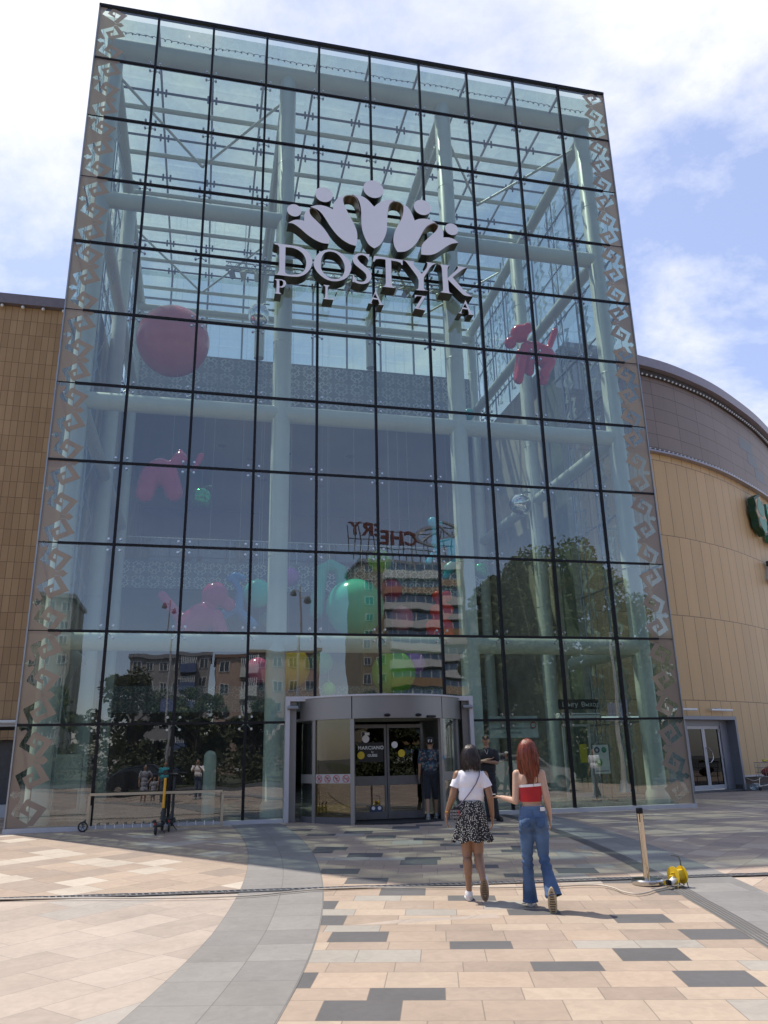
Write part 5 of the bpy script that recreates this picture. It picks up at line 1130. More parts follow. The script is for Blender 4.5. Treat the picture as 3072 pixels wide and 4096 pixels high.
def shoe(name, M, up, sole, parent, L=.26, tread=True):
    o = blob(name, [((0, .03, .055), (0, .09, .06), .044, .046), ((0, .09, .06), (0, .2, .045), .048, .042), ((.0, .2, .04), (0, .225, .036), .042, .034), ((0, .03, .07), (0, .035, .10), .040, .036)], up, parent, .008, 2)
    o.matrix_local = M
    mb = MB(); pts = []
    for k in range(28):
        a = 2*math.pi*k/28; y = .125+math.sin(a)*L*.52; wd = .046+.008*math.sin(a-.3)
        pts.append((math.cos(a)*wd*(1.0), y))
    mb.ring([[(x, y, 0) for x, y in pts], [(x*1.08, y, .008) for x, y in pts], [(x*1.08, (y-.125)*1.02+.125, .026) for x, y in pts], [(x*.9, y, .034) for x, y in pts]])
    s_ = mb.build('sole', sole, o, fix=True)
    if tread:
        tb = MB()
        for k in range(9): tb.box((-.032+.004*abs(k-5), .02+k*.025, -.006), (.032-.004*abs(k-5), .032+k*.025, .0))
        tb.build('tread', PMC('tread_dark', (.10, .075, .05), .8), s_, smooth=0)
    return o

# --- woman with dark bob, white shirt, flowered skirt
W1 = Vector((6.94, -9.2, zg(-9.2)+.012)); a1 = -math.atan2(W1.x-CAM.x, W1.y-CAM.y)
sk = skinmat('skin_tanned', SK1)
caps = [('e', (.11, .02, 1.62), (.072, .09, .105)), ((.11, .0, 1.56), (.105, -.005, 1.44), .05, .055), ('e', (.1, 0, 1.33), (.15, .09, .16)), ('e', (.095, .0, 1.12), (.115, .08, .14)), ('e', (.085, -.01, .95), (.155, .11, .15)),
 ((-.055, 0, 1.395), (-.125, -.02, 1.15), .052, .042), ((-.125, -.02, 1.15), (-.205, .04, .955), .043, .027), ((.265, 0, 1.385), (.325, -.02, 1.14), .051, .042), ((.325, -.02, 1.14), (.34, .05, .925), .043, .027),
 ((.02, 0, .88), (.018, .03, .50), .092, .060), ((.018, .02, .50), (.02, .0, .11), .056, .034), ((.018, -.015, .42), (.02, -.02, .30), .059, .050),
 ((.155, -.01, .88), (.15, .015, .50), .092, .060), ((.15, .01, .50), (.185, -.20, .26), .056, .036), ((.153, -.02, .44), (.165, -.08, .37), .059, .052), ((.02, 0, .10), (.02, .1, .05), .03, .025), ((.185, -.2, .26), (.19, -.15, .12), .03, .022)]
caps += hand((-.205, .04, .945), (-.06, .1, -1), 1) + hand((.34, .05, .915), (-.02, .12, -1), -1)
w1 = blob('person', caps, sk, voxel=.0065, smooth=5); w1.location = W1; w1.rotation_euler = (0, 0, a1)
tag(w1, 'woman with dark shoulder-length hair, white t-shirt and flowered skirt walking to the door', 'person')
wt = cloth('white_cotton', (.80, .79, .84), var=.03, bump=.6, bs=9)
def fold(v, n):
    return v+n*(.006*noise.noise(Vector((v.x*9, v.y*9, v.z*5)))+.004*math.sin(v.z*40+v.x*25+noise.noise(v*7)*4)*.5)
blob('shirt', [('e', (.1, 0, 1.33), (.165, .108, .15)), ('e', (.10, .0, 1.40), (.155, .085, .065)), ('e', (.098, 0, 1.17), (.158, .105, .17)), ((-.04, 0, 1.382), (-.115, -.015, 1.22), .058, .062), ((.25, 0, 1.378), (.315, -.015, 1.22), .058, .062), ('e', (.105, -.01, 1.43), (.075, .06, .05))], wt, w1, .011, 4,
 cut=[((0, 0, 1.085), (0, 0, -1)), ((-.1, 0, 1.255), (-.36, 0, -.93), lambda c: c.x < -.055 and c.z < 1.40), ((.3, 0, 1.25), (.32, 0, -.93), lambda c: c.x > .255 and c.z < 1.40), ((0, 0, 1.468), (0, .15, 1))], post=fold)
fl, ft, fb = newmat('flower_print')
tcn = nn(ft, 'ShaderNodeTexCoord'); vo = nn(ft, 'ShaderNodeTexVoronoi'); vo.inputs['Scale'].default_value = 62; lk(ft, tcn.outputs['Object'], vo.inputs['Vector'])
c1 = nn(ft, 'ShaderNodeValToRGB'); e = c1.color_ramp.elements; e[0].position = .0; e[0].color = (.45, .34, .10, 1); e[1].position = .09; e[1].color = (.68, .66, .58, 1); x_ = e.new(.30); x_.color = (.60, .58, .52, 1); x_ = e.new(.37); x_.color = (.015, .015, .018, 1); lk(ft, vo.outputs['Distance'], c1.inputs[0])
vo.inputs['Randomness'].default_value = .85
lk(ft, c1.outputs[0], fb.inputs['Base Color']); fb.inputs['Roughness'].default_value = .85
rings = []
for z, rx, ry, amp in ((1.10, .128, .095, 0), (1.05, .138, .105, .002), (1.0, .152, .12, .003), (.93, .168, .135, .005), (.86, .178, .14, .009), (.78, .192, .145, .015), (.70, .212, .155, .022), (.66, .224, .16, .027), (.645, .228, .162, .03)):
    rings.append([(.09+(rx+amp*math.sin(9*t+z*3)+amp*.5*math.sin(17*t))*math.cos(t), -.01+(ry+amp*math.sin(9*t+z*3))*math.sin(t), z+amp*.5*math.sin(7*t+1)) for t in [2*math.pi*k/80 for k in range(80)]])
sk_ = MB().ring(rings, caps=False).build('skirt', fl, w1, smooth=70)
so = sk_.modifiers.new('t', 'SOLIDIFY'); so.thickness = .003
hm = hairmat('hair_dark', (.028, .018, .016), .6)
hb = MB(); hb.ell((.11, .015, 1.635), (.083, .10, .105), nu=24, nv=14); hb.ell((.108, -.03, 1.58), (.078, .05, .075), nu=20, nv=10); hairstrands(hb, (.11, .01, 1.635), (.092, .105, .105), 1.485, 620, .0042, 1.06, 3, spread=.06, taper=-.05, curve=.016)
hb.build('hair', hm, w1)
M_WSH = PM('white_sneaker', (.72, .71, .72), .6, var=.05, bump=.3); M_SOLT = PM('tan_sole', (.24, .17, .11), .8, var=.25, scale=40); M_SOLW = PM('white_sole', (.66, .65, .64), .6)
shoe('shoe', Matrix.Translation((.02, -.03, .002)) @ Matrix.Rotation(R(3), 4, 'Z'), M_WSH, M_SOLW, w1)
shoe('shoe', Matrix.Translation((.195, -.235, .262)) @ Matrix.Rotation(R(-4), 4, 'Z') @ Matrix.Rotation(R(-74), 4, 'X'), M_WSH, M_SOLT, w1)
MB().path([(-.195+.027*math.cos(t), .03+.027*math.sin(t), .975+.004*math.cos(t)) for t in [2*math.pi*k/14 for k in range(14)]], .008, 6, closed=True).build('bracelet', PM('bracelet_gold', (.5, .28, .08), .35, .8), w1)
MB().path([(.338+.024*math.cos(t), .045+.024*math.sin(t), .945) for t in [2*math.pi*k/12 for k in range(12)]], .003, 5, closed=True).build('bracelet', M_PAPER, w1)
# crossbody bag
t = thing('crossbody_bag', 'small black bag with white lettering on a purple strap at the skirted woman\'s hip', 'bag', W1, a1)
MB().bbox((-.145, -.075, .885), (-.04, .055, 1.03), .022).build('body', PM('bag_black', (.02, .02, .022), .45, var=.2), t)
for k, z in enumerate((.985, .95, .915)): textmesh('LONDON', .032, .0008, 'lettering', PMC('bag_text', (.28, .28, .28)), Matrix(((1, 0, 0, -.092), (0, 0, -1, -.0765), (0, 1, 0, z), (0, 0, 0, 1))), t, .001)
MB().path([(-.09, -.07, 1.03), (-.04, -.112, 1.06), (.02, -.125, 1.12), (.09, -.128, 1.2), (.16, -.122, 1.29), (.205, -.095, 1.38), (.215, -.055, 1.435), (.21, .0, 1.47), (.19, .06, 1.44)], .0065, 6).build('strap', PM('strap_purple', (.12, .10, .17), .5), t)
MB().tube((-.06, -.08, .99), (-.045, -.085, .93), .008, n=6).build('red_charm', M_RED, t)

# --- woman with long red hair, red tube top and flared jeans
W2 = Vector((7.6, -9.85, zg(-9.85)+.012)); a2 = -math.atan2(W2.x-CAM.x, W2.y-CAM.y)
sk2 = skinmat('skin_fair', SK2)
caps = [('e', (-.055, .02, 1.675), (.075, .092, .11)), ((-.055, 0, 1.6), (-.055, 0, 1.47), .048, .055), ('e', (-.055, -.005, 1.36), (.148, .09, .13)), ('e', (-.05, 0, 1.17), (.118, .085, .16)), ('e', (-.045, -.005, 1.0), (.145, .10, .12)),
 ((-.195, 0, 1.42), (-.225, -.03, 1.13), .049, .040), ((-.225, -.03, 1.125), (-.375, .14, 1.155), .040, .026), ((.085, 0, 1.42), (.125, -.03, 1.17), .049, .040), ((.125, -.03, 1.17), (.15, .03, .965), .040, .026),
 ((-.055, 0, 1.44), (-.18, 0, 1.42), .06, .045), ((-.055, 0, 1.44), (.075, 0, 1.42), .06, .045), ('e', (-.1, -.08, 1.36), (.05, .02, .07)), ('e', (-.01, -.08, 1.36), (.05, .02, .07))]
caps += hand((-.375, .14, 1.155), (-.6, .75, .12), 1) + hand((.15, .03, .955), (.02, .15, -1), -1)
w2 = blob('person', caps, sk2, voxel=.0065, smooth=5); w2.location = W2; w2.rotation_euler = (0, 0, a2)
tag(w2, 'woman with long copper-red hair, red strapless top and blue flared jeans walking with a phone', 'person')
def loft(zs, n=48):
    return [[(cx_+rx*math.cos(2*math.pi*k/n), cy_2+ry*math.sin(2*math.pi*k/n), z+tl*math.cos(2*math.pi*k/n)) for k in range(n)] for cx_, cy_2, z, rx, ry, tl in zs]
rt = cloth('red_knit', (.42, .014, .018), var=.2, bump=.9, bs=22)
MB().ring(loft([(-.055, -.003, 1.118, .126, .098, 0), (-.055, -.003, 1.15, .128, .098, .002), (-.053, -.003, 1.2, .131, .099, .004), (-.05, -.003, 1.25, .136, .103, .006), (-.048, -.003, 1.282, .138, .104, .008)]), caps=False).build('strapless_top', rt, w2, smooth=60)
MB().ring(loft([(-.048, -.003, 1.280, .1400, .1060, .008), (-.047, -.003, 1.308, .1400, .1060, .009), (-.047, -.003, 1.310, .134, .10, .009)]), caps=False).build('white_band', cloth('white_knit', (.78, .74, .72), var=.02), w2, smooth=60)
lc = MB()
for s_ in (-1, 1):
    for k in range(7): lc.ell((-.053+s_*.131, -.02+(k % 2)*.012, 1.135+k*.02), .008, nu=6, nv=4)
lc.build('lace_trim', M_PAPER, w2)
jm_, jt, jb = newmat('denim')
tcn = nn(jt, 'ShaderNodeTexCoord'); nz = nn(jt, 'ShaderNodeTexNoise'); nz.inputs['Scale'].default_value = 3.2; nz.inputs['Detail'].default_value = 8; lk(jt, tcn.outputs['Object'], nz.inputs['Vector'])
c1 = nn(jt, 'ShaderNodeValToRGB'); e = c1.color_ramp.elements; e[0].position = .32; e[0].color = (.028, .06, .135, 1); e[1].position = .68; e[1].color = (.10, .175, .31, 1); lk(jt, nz.outputs[0], c1.inputs[0])
lk(jt, c1.outputs[0], jb.inputs['Base Color']); jb.inputs['Roughness'].default_value = .85
n3 = nn(jt, 'ShaderNodeTexNoise'); n3.inputs['Scale'].default_value = 14; n3.inputs['Detail'].default_value = 3; mpn = nn(jt, 'ShaderNodeMapping'); mpn.inputs['Scale'].default_value = (.7, .7, 1.7); lk(jt, tcn.outputs['Object'], mpn.inputs[0]); lk(jt, mpn.outputs[0], n3.inputs['Vector'])
bp = nn(jt, 'ShaderNodeBump'); bp.inputs['Distance'].default_value = .012; bp.inputs['Strength'].default_value = .7; lk(jt, n3.outputs[0], bp.inputs['Height']); lk(jt, bp.outputs[0], jb.inputs['Normal'])
def jfold(v, n):
    k = max(0, 1-abs(v.z-.47)/.12)+max(0, 1-abs(v.z-.80)/.08)*.7
    return v+n*(.007*k*math.sin(v.z*95+v.x*30)+.004*noise.noise(v*12))
jn = blob('jeans', [('e', (-.045, -.005, .99), (.150, .108, .14)), ('e', (-.045, -.015, .92), (.168, .122, .10)), ('e', (-.12, -.045, .875), (.085, .09, .095)), ('e', (.035, -.045, .875), (.085, .09, .095)),
 ((-.125, -.01, .84), (-.135, .03, .52), .091, .062), ((-.135, .03, .52), (-.14, .06, .3), .060, .066), ((-.14, .06, .3), (-.138, .10, .07), .066, .083), ('e', (-.138, .10, .06), (.088, .10, .03)),
 ((.04, -.01, .84), (.045, .02, .54), .091, .063), ((.045, .02, .54), (.08, -.08, .35), .060, .067), ((.08, -.08, .35), (.115, -.19, .19), .067, .088), ('e', (.118, -.2, .17), (.095, .085, .06))],
 jm_, w2, .010, 3, cut=[((0, 0, 1.055), (0, 0, 1)), ((0, 0, .052), (0, 0, -1)), ((.11, -.18, .145), (.25, -.35, -1), lambda c: c.x > -.02 and c.z < .4)], post=jfold)
MB().ring(loft([(-.045, -.005, 1.035, .1415, .103, 0), (-.045, -.005, 1.068, .139, .1, 0), (-.045, -.005, 1.07, .132, .094, 0)]), caps=False).build('waistband', jm_, jn, smooth=60)
MB().box((.035, -.106, 1.02), (.085, -.0985, 1.062), Matrix.Rotation(R(6), 4, 'Z')).build('leather_patch', M_PAPER, jn, smooth=0)
st = MB()
for cx_, s_ in ((-.125, -1), (.035, 1)):
    P4 = [(-.05, .955), (.052, .955), (.045, .87), (.0, .845), (-.045, .87)]
    st.path([(cx_+x, -.136+.10*abs(x+.02*s_)+(.955-z)*.02, z) for x, z in P4], .0022, 4, closed=True)
st.path([(-.045, -.125, 1.03), (-.045, -.133, .95), (-.045, -.115, .86)], .002, 4)
st.build('pocket_stitching', PM('stitch_dark', (.02, .045, .10), .8), jn)
hr = hairmat('hair_copper', (.19, .040, .017), .75)
hb = MB(); hb.ell((-.055, .015, 1.695), (.084, .10, .108), nu=24, nv=14); hb.ring([[(-.045+rx*math.cos(2*math.pi*k/24), -.045+ry*math.sin(2*math.pi*k/24), z) for k in range(24)] for z, rx, ry in ((1.72, .08, .055), (1.6, .092, .058), (1.52, .096, .045), (1.46, .088, .03), (1.42, .075, .018))])
hairstrands(hb, (-.052, .005, 1.695), (.095, .108, .108), 1.37, 760, .0042, 1.06, 5, spread=.11, taper=.12, curve=.02)
hb.build('hair', hr, w2)
M_BEI = PM('beige_sneaker', (.50, .42, .32), .7, var=.1, bump=.3)
shoe('shoe', Matrix.Translation((-.135, .12, .0)), M_WSH, M_SOLW, w2)
shoe('shoe', Matrix.Translation((.10, -.285, .235)) @ Matrix.Rotation(R(-4), 4, 'Z') @ Matrix.Rotation(R(-78), 4, 'X'), M_BEI, PM('chunky_sole', (.42, .34, .22), .8, var=.2, scale=50), w2, .28)
t = thing('mobile_phone', 'dark phone held in the left hand of the red-haired woman', 'phone', W2, a2)
MB().bbox((-.50, .20, 1.165), (-.405, .275, 1.180), .004, Matrix.Translation((0, 0, 0))).build('body', M_BLACK, t)
MB().tube((-.50, .21, 1.19), (-.46, .21, 1.19), .006, n=6).build('charm', M_STEEL, t)

# --- security guard, arms crossed, facing the camera
def face(root, cx_, cyf, z, sgn, skin, brow=(.02, .015, .012)):
    """features on a head whose face points to sgn*y"""
    mb = MB()
    for s_ in (-1, 1): mb.ell((cx_+s_*.03, cyf+sgn*.004, z+.012), (.013, .006, .006), nu=10, nv=6)
    mb.build('eyes', PMC('eye_dark', (.02, .015, .012)), root)
    mb = MB()
    for s_ in (-1, 1): mb.path([(cx_+s_*.014, cyf+sgn*.006, z+.030), (cx_+s_*.03, cyf+sgn*.006, z+.035), (cx_+s_*.046, cyf+sgn*.0, z+.030)], .0035, 5)
    mb.build('eyebrows', PMC('brow', brow), root)
    MB().path([(cx_-.022, cyf+sgn*.0, z-.048), (cx_, cyf+sgn*.005, z-.046), (cx_+.022, cyf+sgn*.0, z-.048)], .0045, 5).build('mouth', PMC('lips', (.22, .08, .06)), root)
GP = Vector((10.26, -1.31, zg(-1.31)+.012)); a3 = -math.atan2(GP.x-CAM.x, GP.y-CAM.y)
sk3 = skinmat('skin_olive', (.33, .19, .12))
caps = [('e', (-.13, -.01, 1.70), (.076, .092, .112)), ('e', (-.13, -.035, 1.65), (.055, .055, .06)), ((-.13, .01, 1.62), (-.13, .01, 1.52), .058, .065), ('e', (-.13, -.102, 1.685), (.014, .018, .022)), ('e', (-.208, .005, 1.69), (.012, .02, .03)), ('e', (-.052, .005, 1.69), (.012, .02, .03)),
 ('e', (-.13, 0, 1.36), (.19, .11, .18)), ('e', (-.12, 0, 1.1), (.16, .11, .18)), ((-.33, 0, 1.46), (-.36, -.06, 1.22), .058, .046), ((-.36, -.06, 1.22), (-.10, -.20, 1.29), .046, .030), ((.07, 0, 1.45), (.085, -.06, 1.22), .058, .046), ((.085, -.06, 1.22), (-.17, -.215, 1.25), .046, .03)]
caps += hand((-.10, -.20, 1.29), (1, .35, .2), 1, 1.0) + hand((-.17, -.21, 1.25), (-1, .75, .1), -1, 1.0)
g = blob('person', caps, sk3, voxel=.008, smooth=5); g.location = GP; g.rotation_euler = (0, 0, a3)
tag(g, 'security guard in black cap and black polo standing with crossed arms', 'person')
face(g, -.13, -.098, 1.70, -1, sk3)
bk = cloth('black_polo', (.012, .012, .014), var=.3)
blob('polo_shirt', [('e', (-.13, 0, 1.37), (.215, .128, .17)), ('e', (-.13, .005, 1.47), (.19, .09, .07)), ('e', (-.115, 0, 1.12), (.18, .125, .22)), ((-.325, 0, 1.455), (-.365, -.045, 1.29), .072, .068), ((.065, 0, 1.45), (.095, -.045, 1.29), .072, .068), ('e', (-.115, 0, .97), (.17, .12, .1))], bk, g, .012, 4, cut=[((0, 0, .90), (0, 0, -1))], post=fold)
blob('trousers', [('e', (-.115, 0, .93), (.165, .118, .12)), ((-.185, 0, .84), (-.17, .0, .48), .10, .075), ((-.17, 0, .48), (-.14, .02, .07), .075, .07), ((-.04, 0, .84), (-.02, -.02, .48), .10, .075), ((-.02, -.02, .48), (.02, -.03, .07), .075, .07)], bk, g, .014, 3, cut=[((0, 0, .04), (0, 0, -1))], post=jfold)
M_BSH = PM('black_shoe', (.012, .012, .012), .4)
shoe('shoe', Matrix.Translation((.02, .02, 0)) @ Matrix.Rotation(R(208), 4, 'Z'), M_BSH, M_BSH, g, tread=False); shoe('shoe', Matrix.Translation((-.15, .06, 0)) @ Matrix.Rotation(R(176), 4, 'Z'), M_BSH, M_BSH, g, tread=False)
cp = MB(); cp.ell((-.13, -.005, 1.765), (.088, .104, .068), nu=24, nv=12); cp.ring([[(-.13+.078*math.cos(t_), -.02-(.17 if k else .165)*max(0, math.sin(t_))*.95, 1.752+dz-.018*math.sin(t_)) for t_ in [math.pi*j/14 for j in range(15)]] for k, dz in ((0, 0), (1, .006))], caps=True)
CPm = cp.build('cap', cloth('cap_black', (.014, .014, .014)), g)
MB().prism([[(-.155, 1.80), (-.105, 1.80), (-.107, 1.765), (-.13, 1.745), (-.153, 1.765)]], -.112, -.098).build('cap_badge', PM('badge_gold', (.45, .30, .12), .5), CPm, smooth=0)
MB().ell((-.13, .03, 1.70), (.082, .08, .075)).build('hair', hm, g)
MB().path([(-.17, -.085, 1.52), (-.15, -.128, 1.46), (-.12, -.138, 1.40)], .003, 4).path([(-.09, -.085, 1.52), (-.10, -.128, 1.46), (-.12, -.138, 1.40)], .003, 4).build('lanyard', M_PAPER, g)
cl = MB(); cl.path([(-.19, -.03, 1.535), (-.165, -.085, 1.53), (-.13, -.105, 1.50), (-.095, -.085, 1.53), (-.07, -.03, 1.535)], .014, 6); cl.build('collar', bk, g)

# --- generic clothed figure (standing or walking), facing +y in its own frame
def figure_person(label, loc, rz, shirt, trous, hairc, skinc, h=1.72, arms='down', short=False, stride=.12, hat=None, hairlong=False, dress=False, build=1., child=False, group=None):
    k = h/1.72; sk_m = PMC('skin_%0.2f' % skinc[0], skinc, .55)
    S = lambda *p: tuple(v*k for v in p)
    A = {'down': [((.2, 0, 1.40), (.24, -.02, 1.12), (.26, .05, .88)), ((-.2, 0, 1.40), (-.24, -.02, 1.12), (-.26, .05, .88))],
         'phone': [((.2, 0, 1.40), (.26, .16, 1.18), (.08, .30, 1.42)), ((-.2, 0, 1.40), (-.26, .16, 1.18), (-.06, .30, 1.42))],
         'hip': [((.2, 0, 1.40), (.36, .0, 1.2), (.2, .06, 1.02)), ((-.2, 0, 1.40), (-.24, -.02, 1.12), (-.26, .05, .88))]}[arms]
    caps = [('e', S(0, .01, 1.59), S(.076, .094, .115)), (S(0, 0, 1.52), S(0, 0, 1.42), .055*k, .06*k), ('e', S(0, 0, 1.28), S(.16*build, .1, .18)), ('e', S(0, 0, .98), S(.155*build, .11, .14)), ('e', S(0, .10, 1.58), S(.014, .02, .02)), ('e', S(.078, 0, 1.59), S(.01, .02, .028)), ('e', S(-.078, 0, 1.59), S(.01, .02, .028))]
    for a, b, c in A: caps += [(S(*a), S(*b), .05*k, .04*k), (S(*b), S(*c), .04*k, .027*k)]; caps += hand(S(*c), Vector(c)-Vector(b), 1, k)
    L = [((.085, 0, .9), (.09, stride*.6, .5), (.09, stride, .08)), ((-.085, 0, .9), (-.09, -.02, .5), (-.09, -stride, .09))]
    for a, b, c in L: caps += [(S(*a), S(*b), .08*k, .058*k), (S(*b), S(*c), .055*k, .035*k)]
    o = blob('person', caps, sk_m, voxel=.014, smooth=3); o.location = loc; o.rotation_euler = (0, 0, rz); tag(o, label, 'person', group)
    face(o, 0, .098*k, 1.59*k, 1, None)
    sc_ = [('e', S(0, 0, 1.30), S(.19*build, .125*build, .17)), ('e', S(0, 0, 1.38), S(.18, .085, .06)), ('e', S(0, 0, 1.08), S(.175*build, .13*build, .16))]
    for a, b, c in A: m_ = Vector(a).lerp(Vector(b), .75); sc_.append((S(*a), S(*m_), .065*k, .062*k))
    blob('shirt', sc_, shirt, o, .018, 3, cut=[((0, 0, .94*k), (0, 0, -1))], post=fold)
    zc = .42 if short else .1; tr = [('e', S(0, 0, .95), S(.165*build, .125*build, .12))]
    for a, b, c in L:
        if short: tr.append((S(*a), S(*Vector(b).lerp(Vector(c), .12)), .095*k, .075*k))
        else: tr += [(S(*a), S(*b), .095*k, .075*k), (S(*b), S(*c), .075*k, .06*k)]
    if dress: tr = [('e', S(0, 0, .9), S(.19, .15, .2)), ('e', S(0, 0, .66), S(.22, .18, .2))]
    blob('dress_skirt' if dress else 'trousers', tr, trous, o, .018, 3)
    hb = MB()
    if hat: hb.ell(S(0, -.005, 1.655), S(.087, .103, .065)); hb.box(S(-.06, .08, 1.635), S(.06, .17, 1.645)); hb.build('hat', hat, o)
    hb = MB(); hb.ell(S(0, -.018, 1.625), S(.084, .1, .092))
    if hairlong: hb.ell(S(0, -.05, 1.52), S(.085, .05, .13))
    hb.build('hair', hairc, o)
    for s_, (a, b, c) in zip((1, -1), L): shoe('shoe', Matrix.Translation((c[0]*k, (c[1]-.05)*k, 0)), PMC('shoe_g', (.25, .25, .26), .6), PMC('sole_g', (.4, .4, .38), .7), o, .27, tread=False)
    return o
# man in patterned shirt entering the door
pm_, pt, pb = newmat('patterned_shirt')
tcn = nn(pt, 'ShaderNodeTexCoord'); n4 = nn(pt, 'ShaderNodeTexVoronoi'); n4.inputs['Scale'].default_value = 24; lk(pt, tcn.outputs['Object'], n4.inputs['Vector'])
c1 = nn(pt, 'ShaderNodeValToRGB'); c1.color_ramp.interpolation = 'CONSTANT'; e = c1.color_ramp.elements; e[0].color = (.02, .03, .05, 1); e[1].position = .35; e[1].color = (.05, .08, .10, 1)
for p_, c_2 in ((.55, (.16, .17, .15, 1)), (.70, (.03, .04, .06, 1)), (.82, (.22, .10, .08, 1)), (.90, (.06, .12, .15, 1))): x_ = e.new(p_); x_.color = c_2
sp2 = nn(pt, 'ShaderNodeSeparateColor'); lk(pt, n4.outputs['Color'], sp2.inputs[0]); lk(pt, sp2.outputs[0], c1.inputs[0]); lk(pt, c1.outputs[0], pb.inputs['Base Color']); pb.inputs['Roughness'].default_value = .85
m1 = figure_person('man in dark patterned shirt and dark knee-length trousers entering the revolving door', (9.0, -.62, -.06), R(-16), pm_, cloth('navy_shorts', (.012, .015, .022)), hm, (.34, .20, .13), 1.78, stride=.16, short=True, hat=cloth('dark_cap', (.02, .02, .022)), build=1.12)
for x in (-.04, -.01, .03): MB().box((x, -.118, 1.66), (x+.014, -.10, 1.72)).build('cap_mark', M_PAPER, m1, smooth=0)
# people behind the camera, seen only as reflections in the glass
figure_person('photographer in white t-shirt and jeans holding up a phone, reflected in the glass', (CAM.x-.02, CAM.y-.62, -.345), R(8), wt, cloth('blue_jeans', (.05, .08, .15)), hm, (.34, .2, .13), 1.74, arms='phone', stride=.03)
figure_person('large man in turquoise t-shirt standing beside the photographer', (2.25, -17.8, -.345), R(-12), cloth('turquoise_shirt', (.02, .28, .36)), cloth('grey_jeans', (.08, .11, .15)), hm, (.34, .2, .13), 1.74, stride=.04, build=1.25)
figure_person('woman in grey dress with a hand on her hip, left of the turquoise man', (1.35, -18.6, -.345), R(-20), cloth('grey_top', (.30, .32, .40)), cloth('grey_dress', (.28, .30, .38)), hm, (.36, .22, .15), 1.6, arms='hip', stride=.03, hairlong=True, dress=True)
figure_person('small child in a dress between the woman and the turquoise man', (1.8, -18.3, -.345), R(-10), cloth('child_top', (.34, .35, .42)), cloth('child_dress', (.26, .28, .38)), hm, (.36, .22, .15), 1.12, stride=.03, dress=True)
figure_person('man in white t-shirt with a dark backpack walking on the right side of the plaza', (18.6, -10.2, -.345), R(70), wt, cloth('dark_jeans', (.03, .04, .06)), hm, (.34, .2, .13), 1.78, stride=.2)
figure_person('person in white cap and dark clothes walking near the parked silver car', (16.3, -13.4, -.345), R(100), cloth('dark_top', (.03, .03, .035)), cloth('dark_pants', (.02, .02, .025)), hm, (.36, .22, .15), 1.66, hat=cloth('white_cap', (.7, .7, .7)), stride=.2)

# ---------------------------------------------------------------- the other side of the square (visible as reflections)
def leaves(n, clumps, size, rnd):
    mb = MB(); vs = []; fs = []
    for i in range(n):
        c, r = rnd.choice(clumps); 
        while True:
            d = Vector((rnd.uniform(-1, 1), rnd.uniform(-1, 1), rnd.uniform(-1, 1)))
            if .3 < d.length < 1: break
        p = Vector(c)+Vector((d.x*r, d.y*r, d.z*r*.8)); s_ = size*rnd.uniform(.6, 1.3)
        a = Vector((rnd.gauss(0, 1), rnd.gauss(0, 1), rnd.gauss(0, .6))).normalized(); b = a.cross(Vector((rnd.gauss(0, 1), rnd.gauss(0, 1), rnd.gauss(0, 1)))).normalized()
        k = len(vs); vs += [p-a*s_, p+b*s_*.5, p+a*s_, p-b*s_*.5]; fs.append((k, k+1, k+2, k+3))
    return mb.add(vs, fs)
M_BARK = PM('bark', (.10, .075, .055), .9, var=.3)
def leafmat(n, c):
    m = PM(n, c, .7, var=.45, scale=.8); b = m.node_tree.nodes['Principled BSDF']; b.inputs['Transmission Weight'].default_value = 0; return m
LM = [leafmat('leaf_dark', (.05, .062, .018)), leafmat('leaf_mid', (.075, .095, .025))]
def tree(label, x, y, h, w, lm, seed, n=3800, group='trees across the square', base=.12, lsz=.26):
    rnd = random.Random(seed); t = thing('broadleaf_tree', label, 'tree', (x, y, -.35), 0, group); tr = MB(); tr.path([(0, 0, 0), (.1, 0, h*.25), (-.05, .1, h*.55), (0, 0, h*.85)], [h*.026, h*.02, h*.013, .03], 8); cl = []
    for k in range(44):
        z = rnd.uniform(base, .93); rr = w*.5*math.sin(math.pi*min(1, (z-base*.6)*1.05))**.6*.85; a = rnd.uniform(0, 6.28); q = rnd.uniform(.2, 1)
        c = (math.cos(a)*rr*q, math.sin(a)*rr*q, z*h); cl.append((c, h*rnd.uniform(.05, .13))); 
        if k % 2: tr.tube((0, 0, min(c[2]*.7, h*.6)), c, h*.008, .02, 5)
    tr.build('trunk', M_BARK, t); leaves(n, cl, lsz, rnd).build('crown', LM[lm], t, smooth=0)
for k, (x, y, h, w_) in enumerate(((-13, -44, 8.2, 8), (-7, -42, 7.6, 7), (-1.5, -46, 9.2, 7.5), (3.5, -43, 7.2, 7), (8.3, -45, 6.8, 7), (13, -42, 6.4, 6.5), (17.5, -45, 6.6, 7))):
    tree(['leafy tree at the left end of the row across the square', 'second tree from the left across the square', 'tallest tree of the left group across the square', 'tree in front of the grey apartment block', 'tree in front of the pink building', 'low tree between the pink building and the tall block', 'low tree before the tall block with the roof sign'][k], x, -abs(y), h, w_, k % 2, 20+k, n=11000, base=.03, lsz=.19)
for k, (x, y, h, w_) in enumerate(((20.6, -25, 12.0, 6.5), (23.4, -25.5, 14.0, 7), (26.8, -25, 14.4, 7), (30, -27, 11.5, 6.5), (34.5, -27, 9.5, 7))):
    tree(['tall dark tree nearest the tall block on the right side', 'tall dark tree in the middle of the right group', 'tallest dark tree of the right group', 'shorter dark tree right of the tallest one', 'lowest tree at the right end of the group'][k], x, y, h, w_, 0, 40+k, n=20000, base=.02, lsz=.19)
